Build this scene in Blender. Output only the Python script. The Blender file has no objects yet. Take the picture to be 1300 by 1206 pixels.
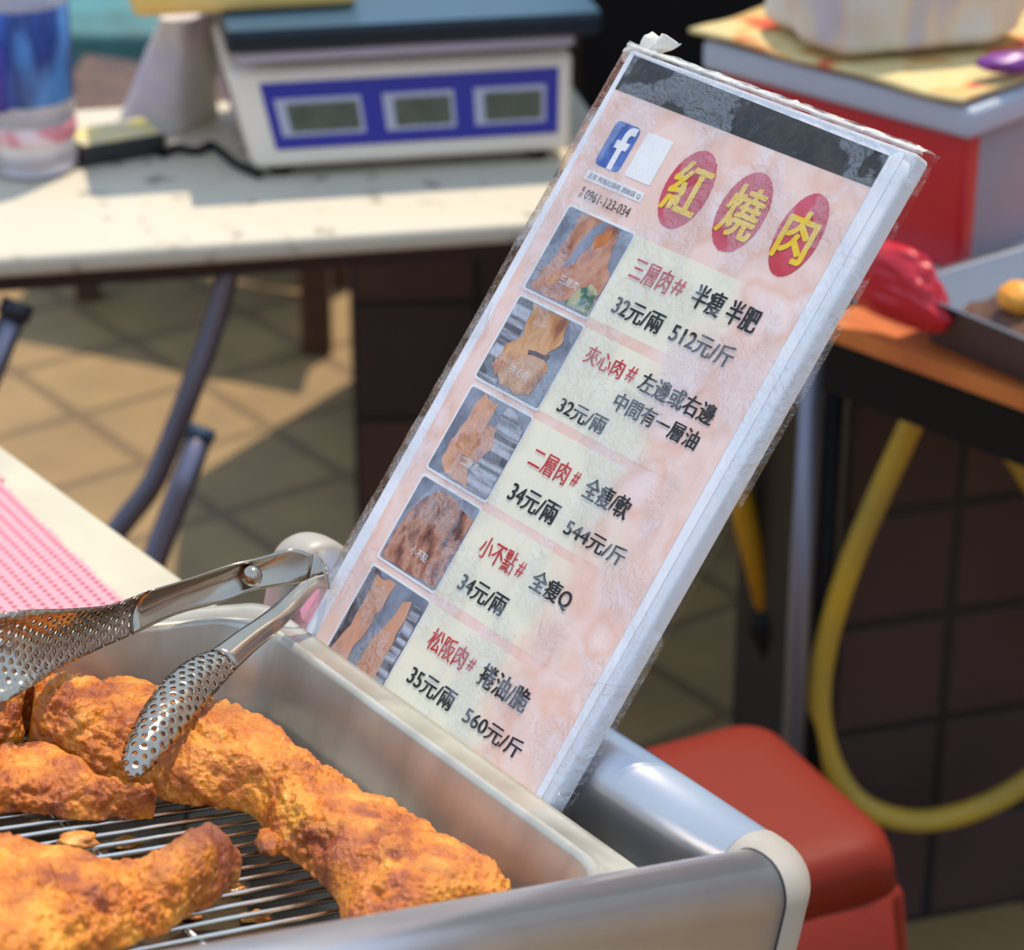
import bpy, bmesh, math, random
import numpy as np
from mathutils import Vector, Matrix, noise
random.seed(7)
SC = bpy.context.scene
COL = SC.collection
PI = math.pi

# ------------------------------------------------------------------ camera, sky, sun, exposure
CAM_Z, PITCH, FPX = 1.58, math.radians(25.43), 3400.0
cd = bpy.data.cameras.new('camera')
cd.sensor_fit = 'HORIZONTAL'; cd.sensor_width = 36.0; cd.lens = FPX / 1300.0 * 36.0
cd.clip_start = 0.05; cd.clip_end = 60
cd.dof.use_dof = True; cd.dof.focus_distance = 1.31; cd.dof.aperture_fstop = 9.6
cam = bpy.data.objects.new('camera', cd); COL.objects.link(cam)
cam.location = (0, 0, CAM_Z); cam.rotation_euler = (PI / 2 - PITCH, 0, 0)
SC.camera = cam
SC.view_settings.view_transform = 'Standard'; SC.view_settings.look = 'None'
SC.view_settings.gamma = 1.0; SC.view_settings.use_curve_mapping = False
SC.view_settings.exposure = 0.25

W = bpy.data.worlds.new('sky'); SC.world = W; W.use_nodes = True
nt = W.node_tree; nt.nodes.clear()
def wn(t): return nt.nodes.new(t)
wo = wn('ShaderNodeOutputWorld'); bg = wn('ShaderNodeBackground'); tc = wn('ShaderNodeTexCoord')
sx = wn('ShaderNodeSeparateXYZ'); cr = wn('ShaderNodeValToRGB')
nt.links.new(tc.outputs['Generated'], sx.inputs[0]); nt.links.new(sx.outputs['Z'], cr.inputs[0])
e = cr.color_ramp.elements
e[0].position = 0.0; e[0].color = (0.20, 0.16, 0.13, 1)
e[1].position = 1.0; e[1].color = (0.50, 0.68, 1.0, 1)
for p, c in ((0.10, (0.34, 0.32, 0.32, 1)), (0.24, (0.50, 0.68, 0.98, 1)), (0.55, (0.62, 0.80, 1.0, 1))):
    k = e.new(p); k.color = c
nt.links.new(cr.outputs[0], bg.inputs[0]); bg.inputs[1].default_value = 1.05
nt.links.new(bg.outputs[0], wo.inputs[0])

sd = bpy.data.lights.new('sun', 'SUN'); sd.energy = 3.7; sd.color = (1.0, 0.87, 0.68); sd.angle = math.radians(0.6)
sun = bpy.data.objects.new('sun', sd); COL.objects.link(sun)
SUN_DIR = Vector((-0.20, -0.34, -0.90)).normalized()
sun.rotation_euler = SUN_DIR.to_track_quat('-Z', 'Y').to_euler(); sun.location = (1, 2, 5)

# ------------------------------------------------------------------ frames of reference
FW = Vector((0, math.cos(PITCH), -math.sin(PITCH))); UPV = Vector((0, math.sin(PITCH), math.cos(PITCH))); RT = Vector((1, 0, 0))
CAM = Vector((0, 0, CAM_Z))
def ray(x, y): return FW + RT * ((x - 650) / FPX) - UPV * ((y - 603) / FPX)
def at(x, y, d): return CAM + ray(x, y) * d                     # sight line point at a distance
def onz(x, y, z):                                               # sight line meets a horizontal plane
    r = ray(x, y); return CAM + r * ((z - CAM_Z) / r.z)
# tray frame: x to the outer side rail, y along that rail away from the camera, z square to the tilted tray
TX = Vector((0.7806, 0.5804, -0.2319)); TY = Vector((-0.5966, 0.8025, 0.0)); TN = Vector((0.1861, 0.1383, 0.9727))
TO = Vector((0.0469, 0.9891, 0.9122))
TRAY = Matrix(((TX.x, TY.x, TN.x, TO.x), (TX.y, TY.y, TN.y, TO.y), (TX.z, TY.z, TN.z, TO.z), (0, 0, 0, 1)))
TRAY_I = TRAY.inverted()

# ------------------------------------------------------------------ helpers
def put(o, label, cat, group=None):
    o['label'] = label; o['category'] = cat
    if group: o['group'] = group
    return o
def thing(name, label, cat, mat=None, loc=None, group=None):
    o = bpy.data.objects.new(name, None); COL.objects.link(o); o.empty_display_size = 0.02
    if mat is not None: o.matrix_world = mat
    elif loc is not None: o.location = loc
    return put(o, label, cat, group)
def link(name, me, mat, parent=None, smooth=True, world=None):
    """link one mesh object; geometry is in the parent's own coordinates, or in world coordinates when world is set"""
    o = bpy.data.objects.new(name, me); COL.objects.link(o)
    for m in (mat if isinstance(mat, (list, tuple)) else [mat]): me.materials.append(m)
    if smooth:
        for p in me.polygons: p.use_smooth = True
    if parent is not None:
        o.parent = parent
        if world:
            bpy.context.view_layer.update()
            o.matrix_parent_inverse = parent.matrix_world.inverted()
    return o
def mesh_of(bm, name='mesh'):
    bmesh.ops.recalc_face_normals(bm, faces=bm.faces)
    me = bpy.data.meshes.new(name); bm.to_mesh(me); bm.free(); return me
def sharp(o, ang=40):
    me = o.data
    for p in me.polygons: p.use_smooth = True
    try: me.set_sharp_from_angle(angle=math.radians(ang))
    except Exception: pass
    return o
def bevel(o, w, seg=3, ang=30):
    m = o.modifiers.new('bevel', 'BEVEL'); m.width = w; m.segments = seg; m.limit_method = 'ANGLE'; m.angle_limit = math.radians(ang)
    return o
def box_bm(bm, lo, hi, M=None):
    vs = []
    for z in (lo[2], hi[2]):
        for x, y in ((lo[0], lo[1]), (hi[0], lo[1]), (hi[0], hi[1]), (lo[0], hi[1])):
            v = Vector((x, y, z)); vs.append(bm.verts.new(M @ v if M is not None else v))
    for f in ((0, 3, 2, 1), (4, 5, 6, 7), (0, 1, 5, 4), (1, 2, 6, 5), (2, 3, 7, 6), (3, 0, 4, 7)): bm.faces.new([vs[i] for i in f])
    return bm
def boxme(lo, hi, M=None): return mesh_of(box_bm(bmesh.new(), lo, hi, M))
def hexa(pb, pt):
    """solid between two 4-point loops"""
    bm = bmesh.new(); b = [bm.verts.new(p) for p in pb]; t = [bm.verts.new(p) for p in pt]
    bm.faces.new(b[::-1]); bm.faces.new(t)
    for i in range(4): bm.faces.new((b[i], b[(i + 1) % 4], t[(i + 1) % 4], t[i]))
    return mesh_of(bm)
def catmull(pts, n):
    P = [Vector(p) for p in pts]; P = [P[0] * 2 - P[1]] + P + [P[-1] * 2 - P[-2]]; out = []
    for i in range(1, len(P) - 2):
        a, b, c, d = P[i - 1], P[i], P[i + 1], P[i + 2]
        for k in range(n):
            t = k / n
            out.append(0.5 * ((2 * b) + (c - a) * t + (2 * a - 5 * b + 4 * c - d) * t * t + (3 * b - a - 3 * c + d) * t ** 3))
    out.append(P[-2]); return out
def tube_bm(bm, pts, r, n=10, cap=True):
    pts = [Vector(p) for p in pts]; rings = []; up = None
    rr = r if isinstance(r, (list, tuple)) else [r] * len(pts)
    for i, p in enumerate(pts):
        d = (pts[min(i + 1, len(pts) - 1)] - pts[max(i - 1, 0)]).normalized()
        if up is None: up = d.orthogonal().normalized()
        up = (up - d * up.dot(d)).normalized(); s = d.cross(up)
        rings.append([bm.verts.new(p + (up * math.cos(2 * PI * k / n) + s * math.sin(2 * PI * k / n)) * rr[i]) for k in range(n)])
    for a, b in zip(rings, rings[1:]):
        for k in range(n): bm.faces.new((a[k], a[(k + 1) % n], b[(k + 1) % n], b[k]))
    if cap: bm.faces.new(rings[0][::-1]); bm.faces.new(rings[-1])
    return bm
def tube(pts, r, n=12): return mesh_of(tube_bm(bmesh.new(), pts, r, n))
def sweep(rings, closed=True, caps=True):
    bm = bmesh.new(); R = [[bm.verts.new(p) for p in ring] for ring in rings]; n = len(R[0])
    for a, b in zip(R, R[1:]):
        for k in range(n if closed else n - 1): bm.faces.new((a[k], a[(k + 1) % n], b[(k + 1) % n], b[k]))
    if caps and closed: bm.faces.new(R[0][::-1]); bm.faces.new(R[-1])
    return mesh_of(bm)

# ------------------------------------------------------------------ materials
def mat(name, col, rough=0.5, metal=0.0, var=None, scale=8.0, detail=4.0, bump=0.0, bscale=60.0, spec=0.5, coat=0.0, lo=0.35, hi=0.65,
        stretch=None, trans=0.0, sss=0.0, bdist=0.002):
    m = bpy.data.materials.new(name); m.use_nodes = True; t = m.node_tree; b = t.nodes['Principled BSDF']
    b.inputs['Base Color'].default_value = (*col, 1); b.inputs['Roughness'].default_value = rough; b.inputs['Metallic'].default_value = metal
    b.inputs['Specular IOR Level'].default_value = spec; b.inputs['Coat Weight'].default_value = coat; b.inputs['Coat Roughness'].default_value = 0.12
    b.inputs['Transmission Weight'].default_value = trans
    if sss: b.inputs['Subsurface Weight'].default_value = sss; b.inputs['Subsurface Radius'].default_value = (0.01, 0.004, 0.002); b.inputs['Subsurface Scale'].default_value = 0.5
    tcn = t.nodes.new('ShaderNodeTexCoord'); src = tcn.outputs['Object']
    if stretch:
        mp = t.nodes.new('ShaderNodeMapping'); mp.inputs['Scale'].default_value = stretch; t.links.new(src, mp.inputs[0]); src = mp.outputs[0]
    if var:
        n = t.nodes.new('ShaderNodeTexNoise'); n.inputs['Scale'].default_value = scale; n.inputs['Detail'].default_value = detail
        r = t.nodes.new('ShaderNodeValToRGB'); cols = [col] + list(var if isinstance(var[0], (tuple, list)) else [var])
        r.color_ramp.elements[0].position = lo; r.color_ramp.elements[1].position = hi
        r.color_ramp.elements[0].color = (*cols[0], 1); r.color_ramp.elements[1].color = (*cols[-1], 1)
        for i, c in enumerate(cols[1:-1]):
            k = r.color_ramp.elements.new(lo + (hi - lo) * (i + 1) / (len(cols) - 1)); k.color = (*c, 1)
        t.links.new(src, n.inputs['Vector']); t.links.new(n.outputs[0], r.inputs[0]); t.links.new(r.outputs[0], b.inputs['Base Color'])
    if bump:
        n2 = t.nodes.new('ShaderNodeTexNoise'); n2.inputs['Scale'].default_value = bscale; n2.inputs['Detail'].default_value = 5
        bp = t.nodes.new('ShaderNodeBump'); bp.inputs['Strength'].default_value = bump; bp.inputs['Distance'].default_value = bdist
        t.links.new(src, n2.inputs['Vector']); t.links.new(n2.outputs[0], bp.inputs['Height']); t.links.new(bp.outputs[0], b.inputs['Normal'])
    return m
def srgb(r, g, b):
    f = lambda c: (c / 255 / 12.92) if c / 255 <= 0.04045 else ((c / 255 + 0.055) / 1.055) ** 2.4
    return (f(r), f(g), f(b))
S = srgb

M_ALU = mat('brushed_aluminium', S(204, 202, 204), 0.32, 0.88, var=S(194, 191, 194), scale=14, bump=0.015, bscale=120)
M_CAP = mat('grey_corner_plastic', S(164, 156, 145), 0.42, 0.0, bump=0.12, bscale=1500, bdist=0.0005)
M_STEEL = mat('stainless_pan', S(200, 194, 180), 0.34, 0.62, var=S(176, 169, 156), scale=30, stretch=(1, 1, 0.2), bump=0.05, bscale=160)
M_WIRE = mat('wire_steel', S(215, 212, 205), 0.18, 1.0, bump=0.08, bscale=400)
M_WHITE = mat('white_board', S(232, 232, 236), 0.55, bump=0.1, bscale=120)
M_BLACK = mat('black_metal', (0.005, 0.0045, 0.005), 0.6, spec=0.2)

# ------------------------------------------------------------------ the setting: ground and tiled walls
def tile_mat(name, c1, c2, mortar, size, gap, rough=0.7, rot=0.0, bumpd=0.002, vert=False):
    m = bpy.data.materials.new(name); m.use_nodes = True; t = m.node_tree; b = t.nodes['Principled BSDF']; b.inputs['Roughness'].default_value = rough
    tcn = t.nodes.new('ShaderNodeTexCoord'); mp = t.nodes.new('ShaderNodeMapping'); mp.inputs['Rotation'].default_value = (PI / 2 if vert else 0, 0, rot)
    br = t.nodes.new('ShaderNodeTexBrick'); br.offset = 0.0; br.squash = 1.0
    br.inputs['Scale'].default_value = 1.0; br.inputs['Brick Width'].default_value = size; br.inputs['Row Height'].default_value = size
    br.inputs['Mortar Size'].default_value = gap; br.inputs['Mortar Smooth'].default_value = 0.3
    br.inputs['Color1'].default_value = (*c1, 1); br.inputs['Color2'].default_value = (*c2, 1); br.inputs['Mortar'].default_value = (*mortar, 1)
    ns = t.nodes.new('ShaderNodeTexNoise'); ns.inputs['Scale'].default_value = 9; ns.inputs['Detail'].default_value = 6
    mx = t.nodes.new('ShaderNodeMix'); mx.data_type = 'RGBA'; mx.blend_type = 'MULTIPLY'; mx.inputs['Factor'].default_value = 0.55
    rp = t.nodes.new('ShaderNodeValToRGB'); rp.color_ramp.elements[0].position = 0.3; rp.color_ramp.elements[0].color = (0.55, 0.55, 0.55, 1); rp.color_ramp.elements[1].position = 0.7
    bp = t.nodes.new('ShaderNodeBump'); bp.invert = True; bp.inputs['Strength'].default_value = 0.6; bp.inputs['Distance'].default_value = bumpd
    L = t.links.new
    L(tcn.outputs['Object'], mp.inputs[0]); L(mp.outputs[0], br.inputs['Vector']); L(tcn.outputs['Object'], ns.inputs['Vector']); L(ns.outputs[0], rp.inputs[0])
    L(br.outputs['Color'], mx.inputs['A']); L(rp.outputs[0], mx.inputs['B']); L(mx.outputs['Result'], b.inputs['Base Color'])
    L(br.outputs['Fac'], bp.inputs['Height']); L(bp.outputs[0], b.inputs['Normal'])
    return m
WANG = math.atan2(TY.y, TY.x)
g = link('ground', boxme((-6, -1.5, -0.06), (6, 9, 0)), tile_mat('ground_tiles', S(150, 121, 77), S(143, 114, 71), S(116, 90, 56), 0.20, 0.012, rot=-WANG), smooth=False)
g['kind'] = 'structure'
M_BROWN = tile_mat('brown_wall_tiles', S(76, 50, 48), S(64, 42, 42), S(22, 20, 21), 0.118, 0.0065, rough=0.55, vert=True)
M_BROWN2 = tile_mat('russet_pillar_tiles', S(98, 64, 50), S(66, 48, 44), S(30, 24, 23), 0.16, 0.006, rough=0.6, vert=True)
w = bpy.data.objects.new('wall_right', boxme((0, 0, 0), (1.6, 0.25, 0.60))); COL.objects.link(w); w.data.materials.append(M_BROWN)
p0 = at(1050, 1000, 2.62); w.location = (p0.x, p0.y, 0); w.rotation_euler = (0, 0, math.radians(17)); w['kind'] = 'structure'
w = bpy.data.objects.new('wall_back', boxme((0, 0, 0), (3.0, 0.5, 0.95))); COL.objects.link(w); w.data.materials.append(M_BROWN2)
w.location = (-0.203, 3.15, 0); w.rotation_euler = (0, 0, math.radians(4)); w['kind'] = 'structure'

# ------------------------------------------------------------------ front table with the pink mat
M_CREAM = mat('cream_laminate', S(192, 184, 160), 0.45, var=S(182, 172, 150), scale=14, bump=0.05, bscale=200)
TAX = Vector((TY.y, -TY.x, 0))                       # across the table, to the right
tmat = Matrix(((TAX.x, TY.x, 0, TO.x), (TAX.y, TY.y, 0, TO.y), (0, 0, 1, 0), (0, 0, 0, 1)))
ft = thing('serving_table', 'cream laminate stall table under the steel tray, pink mat on its top', 'table', mat=tmat)
M_EDGE = mat('table_edge_strip', S(150, 128, 98), 0.5)
XE = 0.0955
bevel(link('table_top', boxme((-0.75, -0.25, 0.775), (XE, 1.25, 0.80)), M_CREAM, ft), 0.004)
for lx in (-0.70, XE - 0.06):
    for ly in (-0.2, 1.2):
        link('leg', tube([(lx, ly, 0), (lx, ly, 0.7745)], 0.016), M_BLACK, ft)
def mat_pink():
    m = bpy.data.materials.new('pink_mesh_vinyl'); m.use_nodes = True; t = m.node_tree; b = t.nodes['Principled BSDF']; L = t.links.new
    b.inputs['Roughness'].default_value = 0.55
    tcn = t.nodes.new('ShaderNodeTexCoord'); sp = t.nodes.new('ShaderNodeSeparateXYZ'); L(tcn.outputs['Object'], sp.inputs[0])
    def ma(op, a, bb=None):
        n = t.nodes.new('ShaderNodeMath'); n.operation = op
        for i, v in enumerate((a, bb)):
            if v is None: continue
            if isinstance(v, (int, float)): n.inputs[i].default_value = v
            else: L(v, n.inputs[i])
        return n.outputs[0]
    PX, PY = 0.0080, 0.0062
    ix = ma('DIVIDE', sp.outputs['X'], PX); row = ma('FLOOR', ix); fx = ma('SUBTRACT', ma('FRACT', ix), 0.5)
    iy = ma('ADD', ma('DIVIDE', sp.outputs['Y'], PY), ma('MULTIPLY', row, 0.5)); fy = ma('SUBTRACT', ma('FRACT', iy), 0.5)
    d = ma('SQRT', ma('ADD', ma('POWER', ma('MULTIPLY', fx, 1.2), 2.0), ma('POWER', ma('MULTIPLY', fy, 1.0), 2.0)))
    hole = ma('LESS_THAN', d, 0.30)
    mx = t.nodes.new('ShaderNodeMix'); mx.data_type = 'RGBA'; L(hole, mx.inputs['Factor'])
    mx.inputs['A'].default_value = (*S(236, 154, 162), 1); mx.inputs['B'].default_value = (*S(120, 30, 56), 1)
    L(mx.outputs['Result'], b.inputs['Base Color'])
    wv = ma('SINE', ma('MULTIPLY', ix, 2 * PI)); bp = t.nodes.new('ShaderNodeBump'); bp.inputs['Strength'].default_value = 0.5; bp.inputs['Distance'].default_value = 0.0012
    L(wv, bp.inputs['Height']); L(bp.outputs[0], b.inputs['Normal'])
    return m
pm = onz(0, 615, 0.80), onz(92, 696, 0.80), onz(158, 768, 0.80)
md = (pm[2] - pm[0]).normalized(); mx_ = Vector((md.y, -md.x, 0)) * -1
ang = math.atan2(-md.y, -md.x)                        # mat's long way, away from the camera
mo = (pm[0] + pm[2]) / 2
bm = bmesh.new(); edge = []
n = 150
for i in range(n + 1):
    y = -0.25 + 0.75 * i / n; j = (0.0012 if i % 2 else -0.0012) + 0.0015 * noise.noise((y * 40, 0, 0)) + (0.004 if 70 < i < 84 else 0)
    edge.append((j, y))
pts = [(-0.5, -0.25)] + edge + [(-0.5, 0.5)]
vb = [bm.verts.new((x, y, 0.0)) for x, y in pts]; vt = [bm.verts.new((x, y, 0.002)) for x, y in pts]
bm.faces.new(vb[::-1]); bm.faces.new(vt)
for i in range(len(pts)): k = (i + 1) % len(pts); bm.faces.new((vb[i], vb[k], vt[k], vt[i]))
pmat = link('table_mat', mesh_of(bm), mat_pink(), smooth=False)
pmat.location = (mo.x, mo.y, 0.8003); pmat.rotation_euler = (0, 0, ang - PI / 2)
put(pmat, 'pink perforated vinyl mat lying on the cream table behind the tongs', 'table mat')

# ------------------------------------------------------------------ tray: outer frame of rails
fr = thing('tray_frame', 'aluminium rail frame with rounded grey corner caps around the steel pan', 'tray frame', mat=TRAY)
ZT, ZB, RO, RI = 0.0225, -0.088, 0.0185, 0.0185
XI, XO = 0.044, 0.084
YF = -0.0545                                          # outer face of the front rail
def rail_profile(grow=0.0):
    """(inward offset from the outer face, height) loop, outer side first"""
    p = []
    for k in range(9):
        a = PI - k * PI / 16; p.append((RO + math.cos(a) * (RO + grow), ZT - RO + math.sin(a) * (RO + grow)))
    for k in range(9):
        a = PI / 2 - k * PI / 16; p.append((0.040 - RI + math.cos(a) * (RI + grow), ZT - RI + math.sin(a) * (RI + grow)))
    p += [(0.040 + grow, ZB), (-grow, ZB)]
    return p
CR = 0.034                                            # corner cap radius on plan
def front_pt(o, h, x): return Vector((x, YF + o, h))
def right_pt(o, h, y): return Vector((XO - o, y, h))
link('front_rail', sweep([[front_pt(o, h, x) for o, h in rail_profile()] for x in (-0.56, XO - CR - 0.001)]), M_ALU, fr)
link('side_rail', sweep([[right_pt(o, h, y) for o, h in rail_profile()] for y in (YF + CR + 0.006, 0.334)]), M_ALU, fr)
rings = [[front_pt(o, h, XO - CR) for o, h in rail_profile(0.0006)]]
cx, cy = XO - CR, YF + CR
for k in range(1, 13):
    a = -PI / 2 + (PI / 2) * k / 12; ring = []
    for o, h in rail_profile(0.0006):
        rr = CR - o
        if rr >= 0: ring.append(Vector((cx + math.cos(a) * rr, cy + math.sin(a) * rr, h)))
        else: ring.append(Vector((cx + rr * max(0, math.cos(a)) * 1.0, cy + rr * max(0, -math.sin(a)) * 1.0, h)))
    rings.append(ring)
rings.append([right_pt(o, h, cy + 0.005) for o, h in rail_profile(0.0006)])
sharp(link('corner_cap', sweep(rings), M_CAP, fr), 50)
M_SEAM = mat('dark_seam', (0.01, 0.01, 0.012), 0.7)
link('seam_strip', sweep([[front_pt(o, h, x) for o, h in rail_profile(0.00005)] for x in (XO - CR - 0.0011, XO - CR + 0.0002)]), M_SEAM, fr)
# rounded cap at the far end of the side rail
rings = []
for dy, s, dz in ((0.0, 1.03, 0), (0.012, 1.03, 0), (0.020, 1.0, -0.0005), (0.026, 0.93, -0.002), (0.030, 0.80, -0.005), (0.0325, 0.6, -0.010), (0.0335, 0.35, -0.016)):
    ring = []
    for o, h in rail_profile(0.0006):
        c = 0.020; hz = (ZT - 0.02)
        ring.append(Vector((XO - (c + (o - c) * s), 0.334 + dy, (hz + (h - hz) * s) if h > hz else h)))
    rings.append(ring)
link('end_cap', sweep(rings), M_CAP, fr)
# inner ledge the pan hangs on
link('inner_ledge', boxme((-0.545, -0.0140, -0.016), (0.006, -0.0085, -0.0035)), M_ALU, fr, smooth=False)
link('slot_floor', boxme((0.021, -0.012, -0.080), (0.0395, 0.330, -0.0745)), M_ALU, fr, smooth=False)

# ------------------------------------------------------------------ gastronorm pan
def rrect(x0, x1, y0, y1, r, z, n=7):
    out = []
    for cx_, cy_, a0 in ((x1 - r, y1 - r, 0), (x0 + r, y1 - r, PI / 2), (x0 + r, y0 + r, PI), (x1 - r, y0 + r, 1.5 * PI)):
        for k in range(n + 1):
            a = a0 + PI / 2 * k / n; out.append(Vector((cx_ + math.cos(a) * r, cy_ + math.sin(a) * r, z)))
    return out
PX0, PX1, PY0, PY1 = -0.505, 0.0, 0.0, 0.303
def pr(d, r, z): return rrect(PX0 - d, PX1 + d, PY0 - d, PY1 + d, r, z)
FLZ = -0.0013
rings = [pr(0.0185, 0.012, -0.006), pr(0.0188, 0.012, -0.0018), pr(0.0172, 0.012, -0.0004), pr(0.0155, 0.013, FLZ), pr(0.0045, 0.020, FLZ), pr(0.0022, 0.022, 0.0002),
         pr(0.0008, 0.0235, 0.0006), pr(-0.0012, 0.025, -0.0004), pr(-0.0022, 0.026, -0.003), pr(-0.0050, 0.027, -0.03), pr(-0.0075, 0.028, -0.054),
         pr(-0.0095, 0.028, -0.059), pr(-0.0135, 0.029, -0.0635), pr(-0.020, 0.03, -0.065)]
bm = bmesh.new(); R_ = [[bm.verts.new(p) for p in r] for r in rings]; n = len(R_[0])
for a, b in zip(R_, R_[1:]):
    for k in range(n): bm.faces.new((a[k], a[(k + 1) % n], b[(k + 1) % n], b[k]))
bm.faces.new(R_[-1])
pan = link('food_pan', mesh_of(bm), M_STEEL); pan.matrix_world = TRAY
so = pan.modifiers.new('sheet', 'SOLIDIFY'); so.thickness = 0.0008; so.offset = 0
pshade = link('pan_floor_shade', sweep([rrect(PX0 + 0.024, PX1 - 0.024, PY0 + 0.024, PY1 - 0.024, 0.03, -0.0649), rrect(PX0 + 0.026, PX1 - 0.026, PY0 + 0.026, PY1 - 0.026, 0.028, -0.0640)]), mat('painted_pan_shade', S(52, 42, 32), 0.16, var=(S(70, 58, 40), S(26, 22, 18)), scale=14, coat=0.5), pan)  # dark sheet: pork shadow and dark steel reflection painted over the pan floor
put(pan, 'deep stainless steel food pan holding the fried pork on a rack', 'food pan')

# ------------------------------------------------------------------ wire rack
RKZ = -0.043
rk = thing('wire_rack', 'chrome wire draining rack inside the steel pan under the pork', 'rack', mat=TRAY @ Matrix.Translation((-0.25, 0.15, RKZ)) @ Matrix.Rotation(math.radians(1.8), 4, 'Z'))
hx, hy = 0.235, 0.134
loop = [v for v in rrect(-hx, hx, -hy, hy, 0.022, 0, 8)]; loop.append(loop[0]); 
link('rim_wire', tube(loop, 0.0026, 10), M_WIRE, rk)
nw = 27
for i in range(nw):
    y = -hy + 0.008 + (2 * hy - 0.016) * i / (nw - 1)
    wob = 0.0006 * math.sin(i * 2.7)
    link('rod', tube([(-hx + 0.001, y, 0.0018), (-0.1, y + wob, 0.0018), (0.1, y - wob, 0.0018), (hx - 0.001, y, 0.0018)], 0.00135, 8), M_WIRE, rk)
for x in (-0.19, -0.06, 0.085, 0.20):
    link('cross_wire', tube([(x, -hy, -0.0012), (x, hy, -0.0012)], 0.0017, 8), M_WIRE, rk)
for x in (-0.19, 0.20):
    for y in (-hy + 0.03, hy - 0.03):
        link('foot', tube([(x, y, -0.0012), (x, y, -0.0206)], 0.0020, 8), M_WIRE, rk)

# ------------------------------------------------------------------ fried pork
def tray_on(px, py, z):
    r = ray(px, py); o = TO + TN * z; p = CAM + r * (((o - CAM).dot(TN)) / r.dot(TN)); return TRAY_I @ p
def mat_pork(name, seed, shift=0.0, dark=0.0, tip=None):
    m = bpy.data.materials.new(name); m.use_nodes = True; t = m.node_tree; b = t.nodes['Principled BSDF']; L = t.links.new
    tcn = t.nodes.new('ShaderNodeTexCoord'); mp = t.nodes.new('ShaderNodeMapping'); mp.inputs['Location'].default_value = (seed * 1.7, seed * 0.6, 0); L(tcn.outputs['Object'], mp.inputs[0])
    def nz(s, d=5, r=0.55):
        n = t.nodes.new('ShaderNodeTexNoise'); n.inputs['Scale'].default_value = s; n.inputs['Detail'].default_value = d; n.inputs['Roughness'].default_value = r; L(mp.outputs[0], n.inputs['Vector']); return n.outputs[0]
    r1 = t.nodes.new('ShaderNodeValToRGB'); el = r1.color_ramp.elements
    el[0].position = 0.26 + shift; el[0].color = (*S(110, 44, 14), 1); el[1].position = 0.80 + shift; el[1].color = (*S(238, 180, 84), 1)
    for p, c in ((0.37, S(160, 78, 24)), (0.46, S(194, 106, 24)), (0.56, S(216, 132, 34)), (0.66, S(230, 158, 54))):
        k = el.new(p + shift); k.color = (*c, 1)
    L(nz(46, 7, 0.62), r1.inputs[0])
    r2 = t.nodes.new('ShaderNodeValToRGB'); r2.color_ramp.elements[0].position = 0.56 - dark; r2.color_ramp.elements[0].color = (0, 0, 0, 1); r2.color_ramp.elements[1].position = 0.70 - dark; r2.color_ramp.elements[1].color = (0.85, 0.85, 0.85, 1)
    L(nz(24, 3, 0.5), r2.inputs[0])
    mx = t.nodes.new('ShaderNodeMix'); mx.data_type = 'RGBA'; L(r2.outputs[0], mx.inputs['Factor']); L(r1.outputs[0], mx.inputs['A']); mx.inputs['B'].default_value = (*S(128, 48, 24), 1)
    res = mx.outputs['Result']
    if tip:                                            # a browned end: charred patch with a ragged border
        vd = t.nodes.new('ShaderNodeVectorMath'); vd.operation = 'DISTANCE'; L(tcn.outputs['Object'], vd.inputs[0]); vd.inputs[1].default_value = tip[:3]
        aa = t.nodes.new('ShaderNodeMath'); aa.operation = 'MULTIPLY_ADD'; L(nz(60, 4, 0.6), aa.inputs[0]); aa.inputs[1].default_value = 0.05; L(vd.outputs['Value'], aa.inputs[2])
        mr = t.nodes.new('ShaderNodeMapRange'); mr.inputs['From Min'].default_value = tip[3]; mr.inputs['From Max'].default_value = tip[3] + 0.02; mr.inputs['To Min'].default_value = 0.82; mr.inputs['To Max'].default_value = 0.0; L(aa.outputs[0], mr.inputs['Value'])
        m2 = t.nodes.new('ShaderNodeMix'); m2.data_type = 'RGBA'; L(mr.outputs[0], m2.inputs['Factor']); L(res, m2.inputs['A']); m2.inputs['B'].default_value = (*S(112, 42, 30), 1); res = m2.outputs['Result']
    L(res, b.inputs['Base Color'])
    b.inputs['Roughness'].default_value = 0.38; b.inputs['Specular IOR Level'].default_value = 0.3; b.inputs['Coat Weight'].default_value = 0.55; b.inputs['Coat Roughness'].default_value = 0.05
    b.inputs['Subsurface Weight'].default_value = 0.12; b.inputs['Subsurface Radius'].default_value = (0.006, 0.0025, 0.001); b.inputs['Subsurface Scale'].default_value = 0.6
    vo = t.nodes.new('ShaderNodeTexVoronoi'); vo.inputs['Scale'].default_value = 330; L(mp.outputs[0], vo.inputs['Vector'])
    ad = t.nodes.new('ShaderNodeMath'); ad.operation = 'MULTIPLY_ADD'; L(nz(420, 6, 0.6), ad.inputs[0]); ad.inputs[1].default_value = 1.2; L(vo.outputs['Distance'], ad.inputs[2])
    bp = t.nodes.new('ShaderNodeBump'); bp.inputs['Strength'].default_value = 0.7; bp.inputs['Distance'].default_value = 0.0016; L(ad.outputs[0], bp.inputs['Height'])
    L(bp.outputs[0], b.inputs['Normal']); L(bp.outputs[0], b.inputs['Coat Normal'])
    return m
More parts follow.
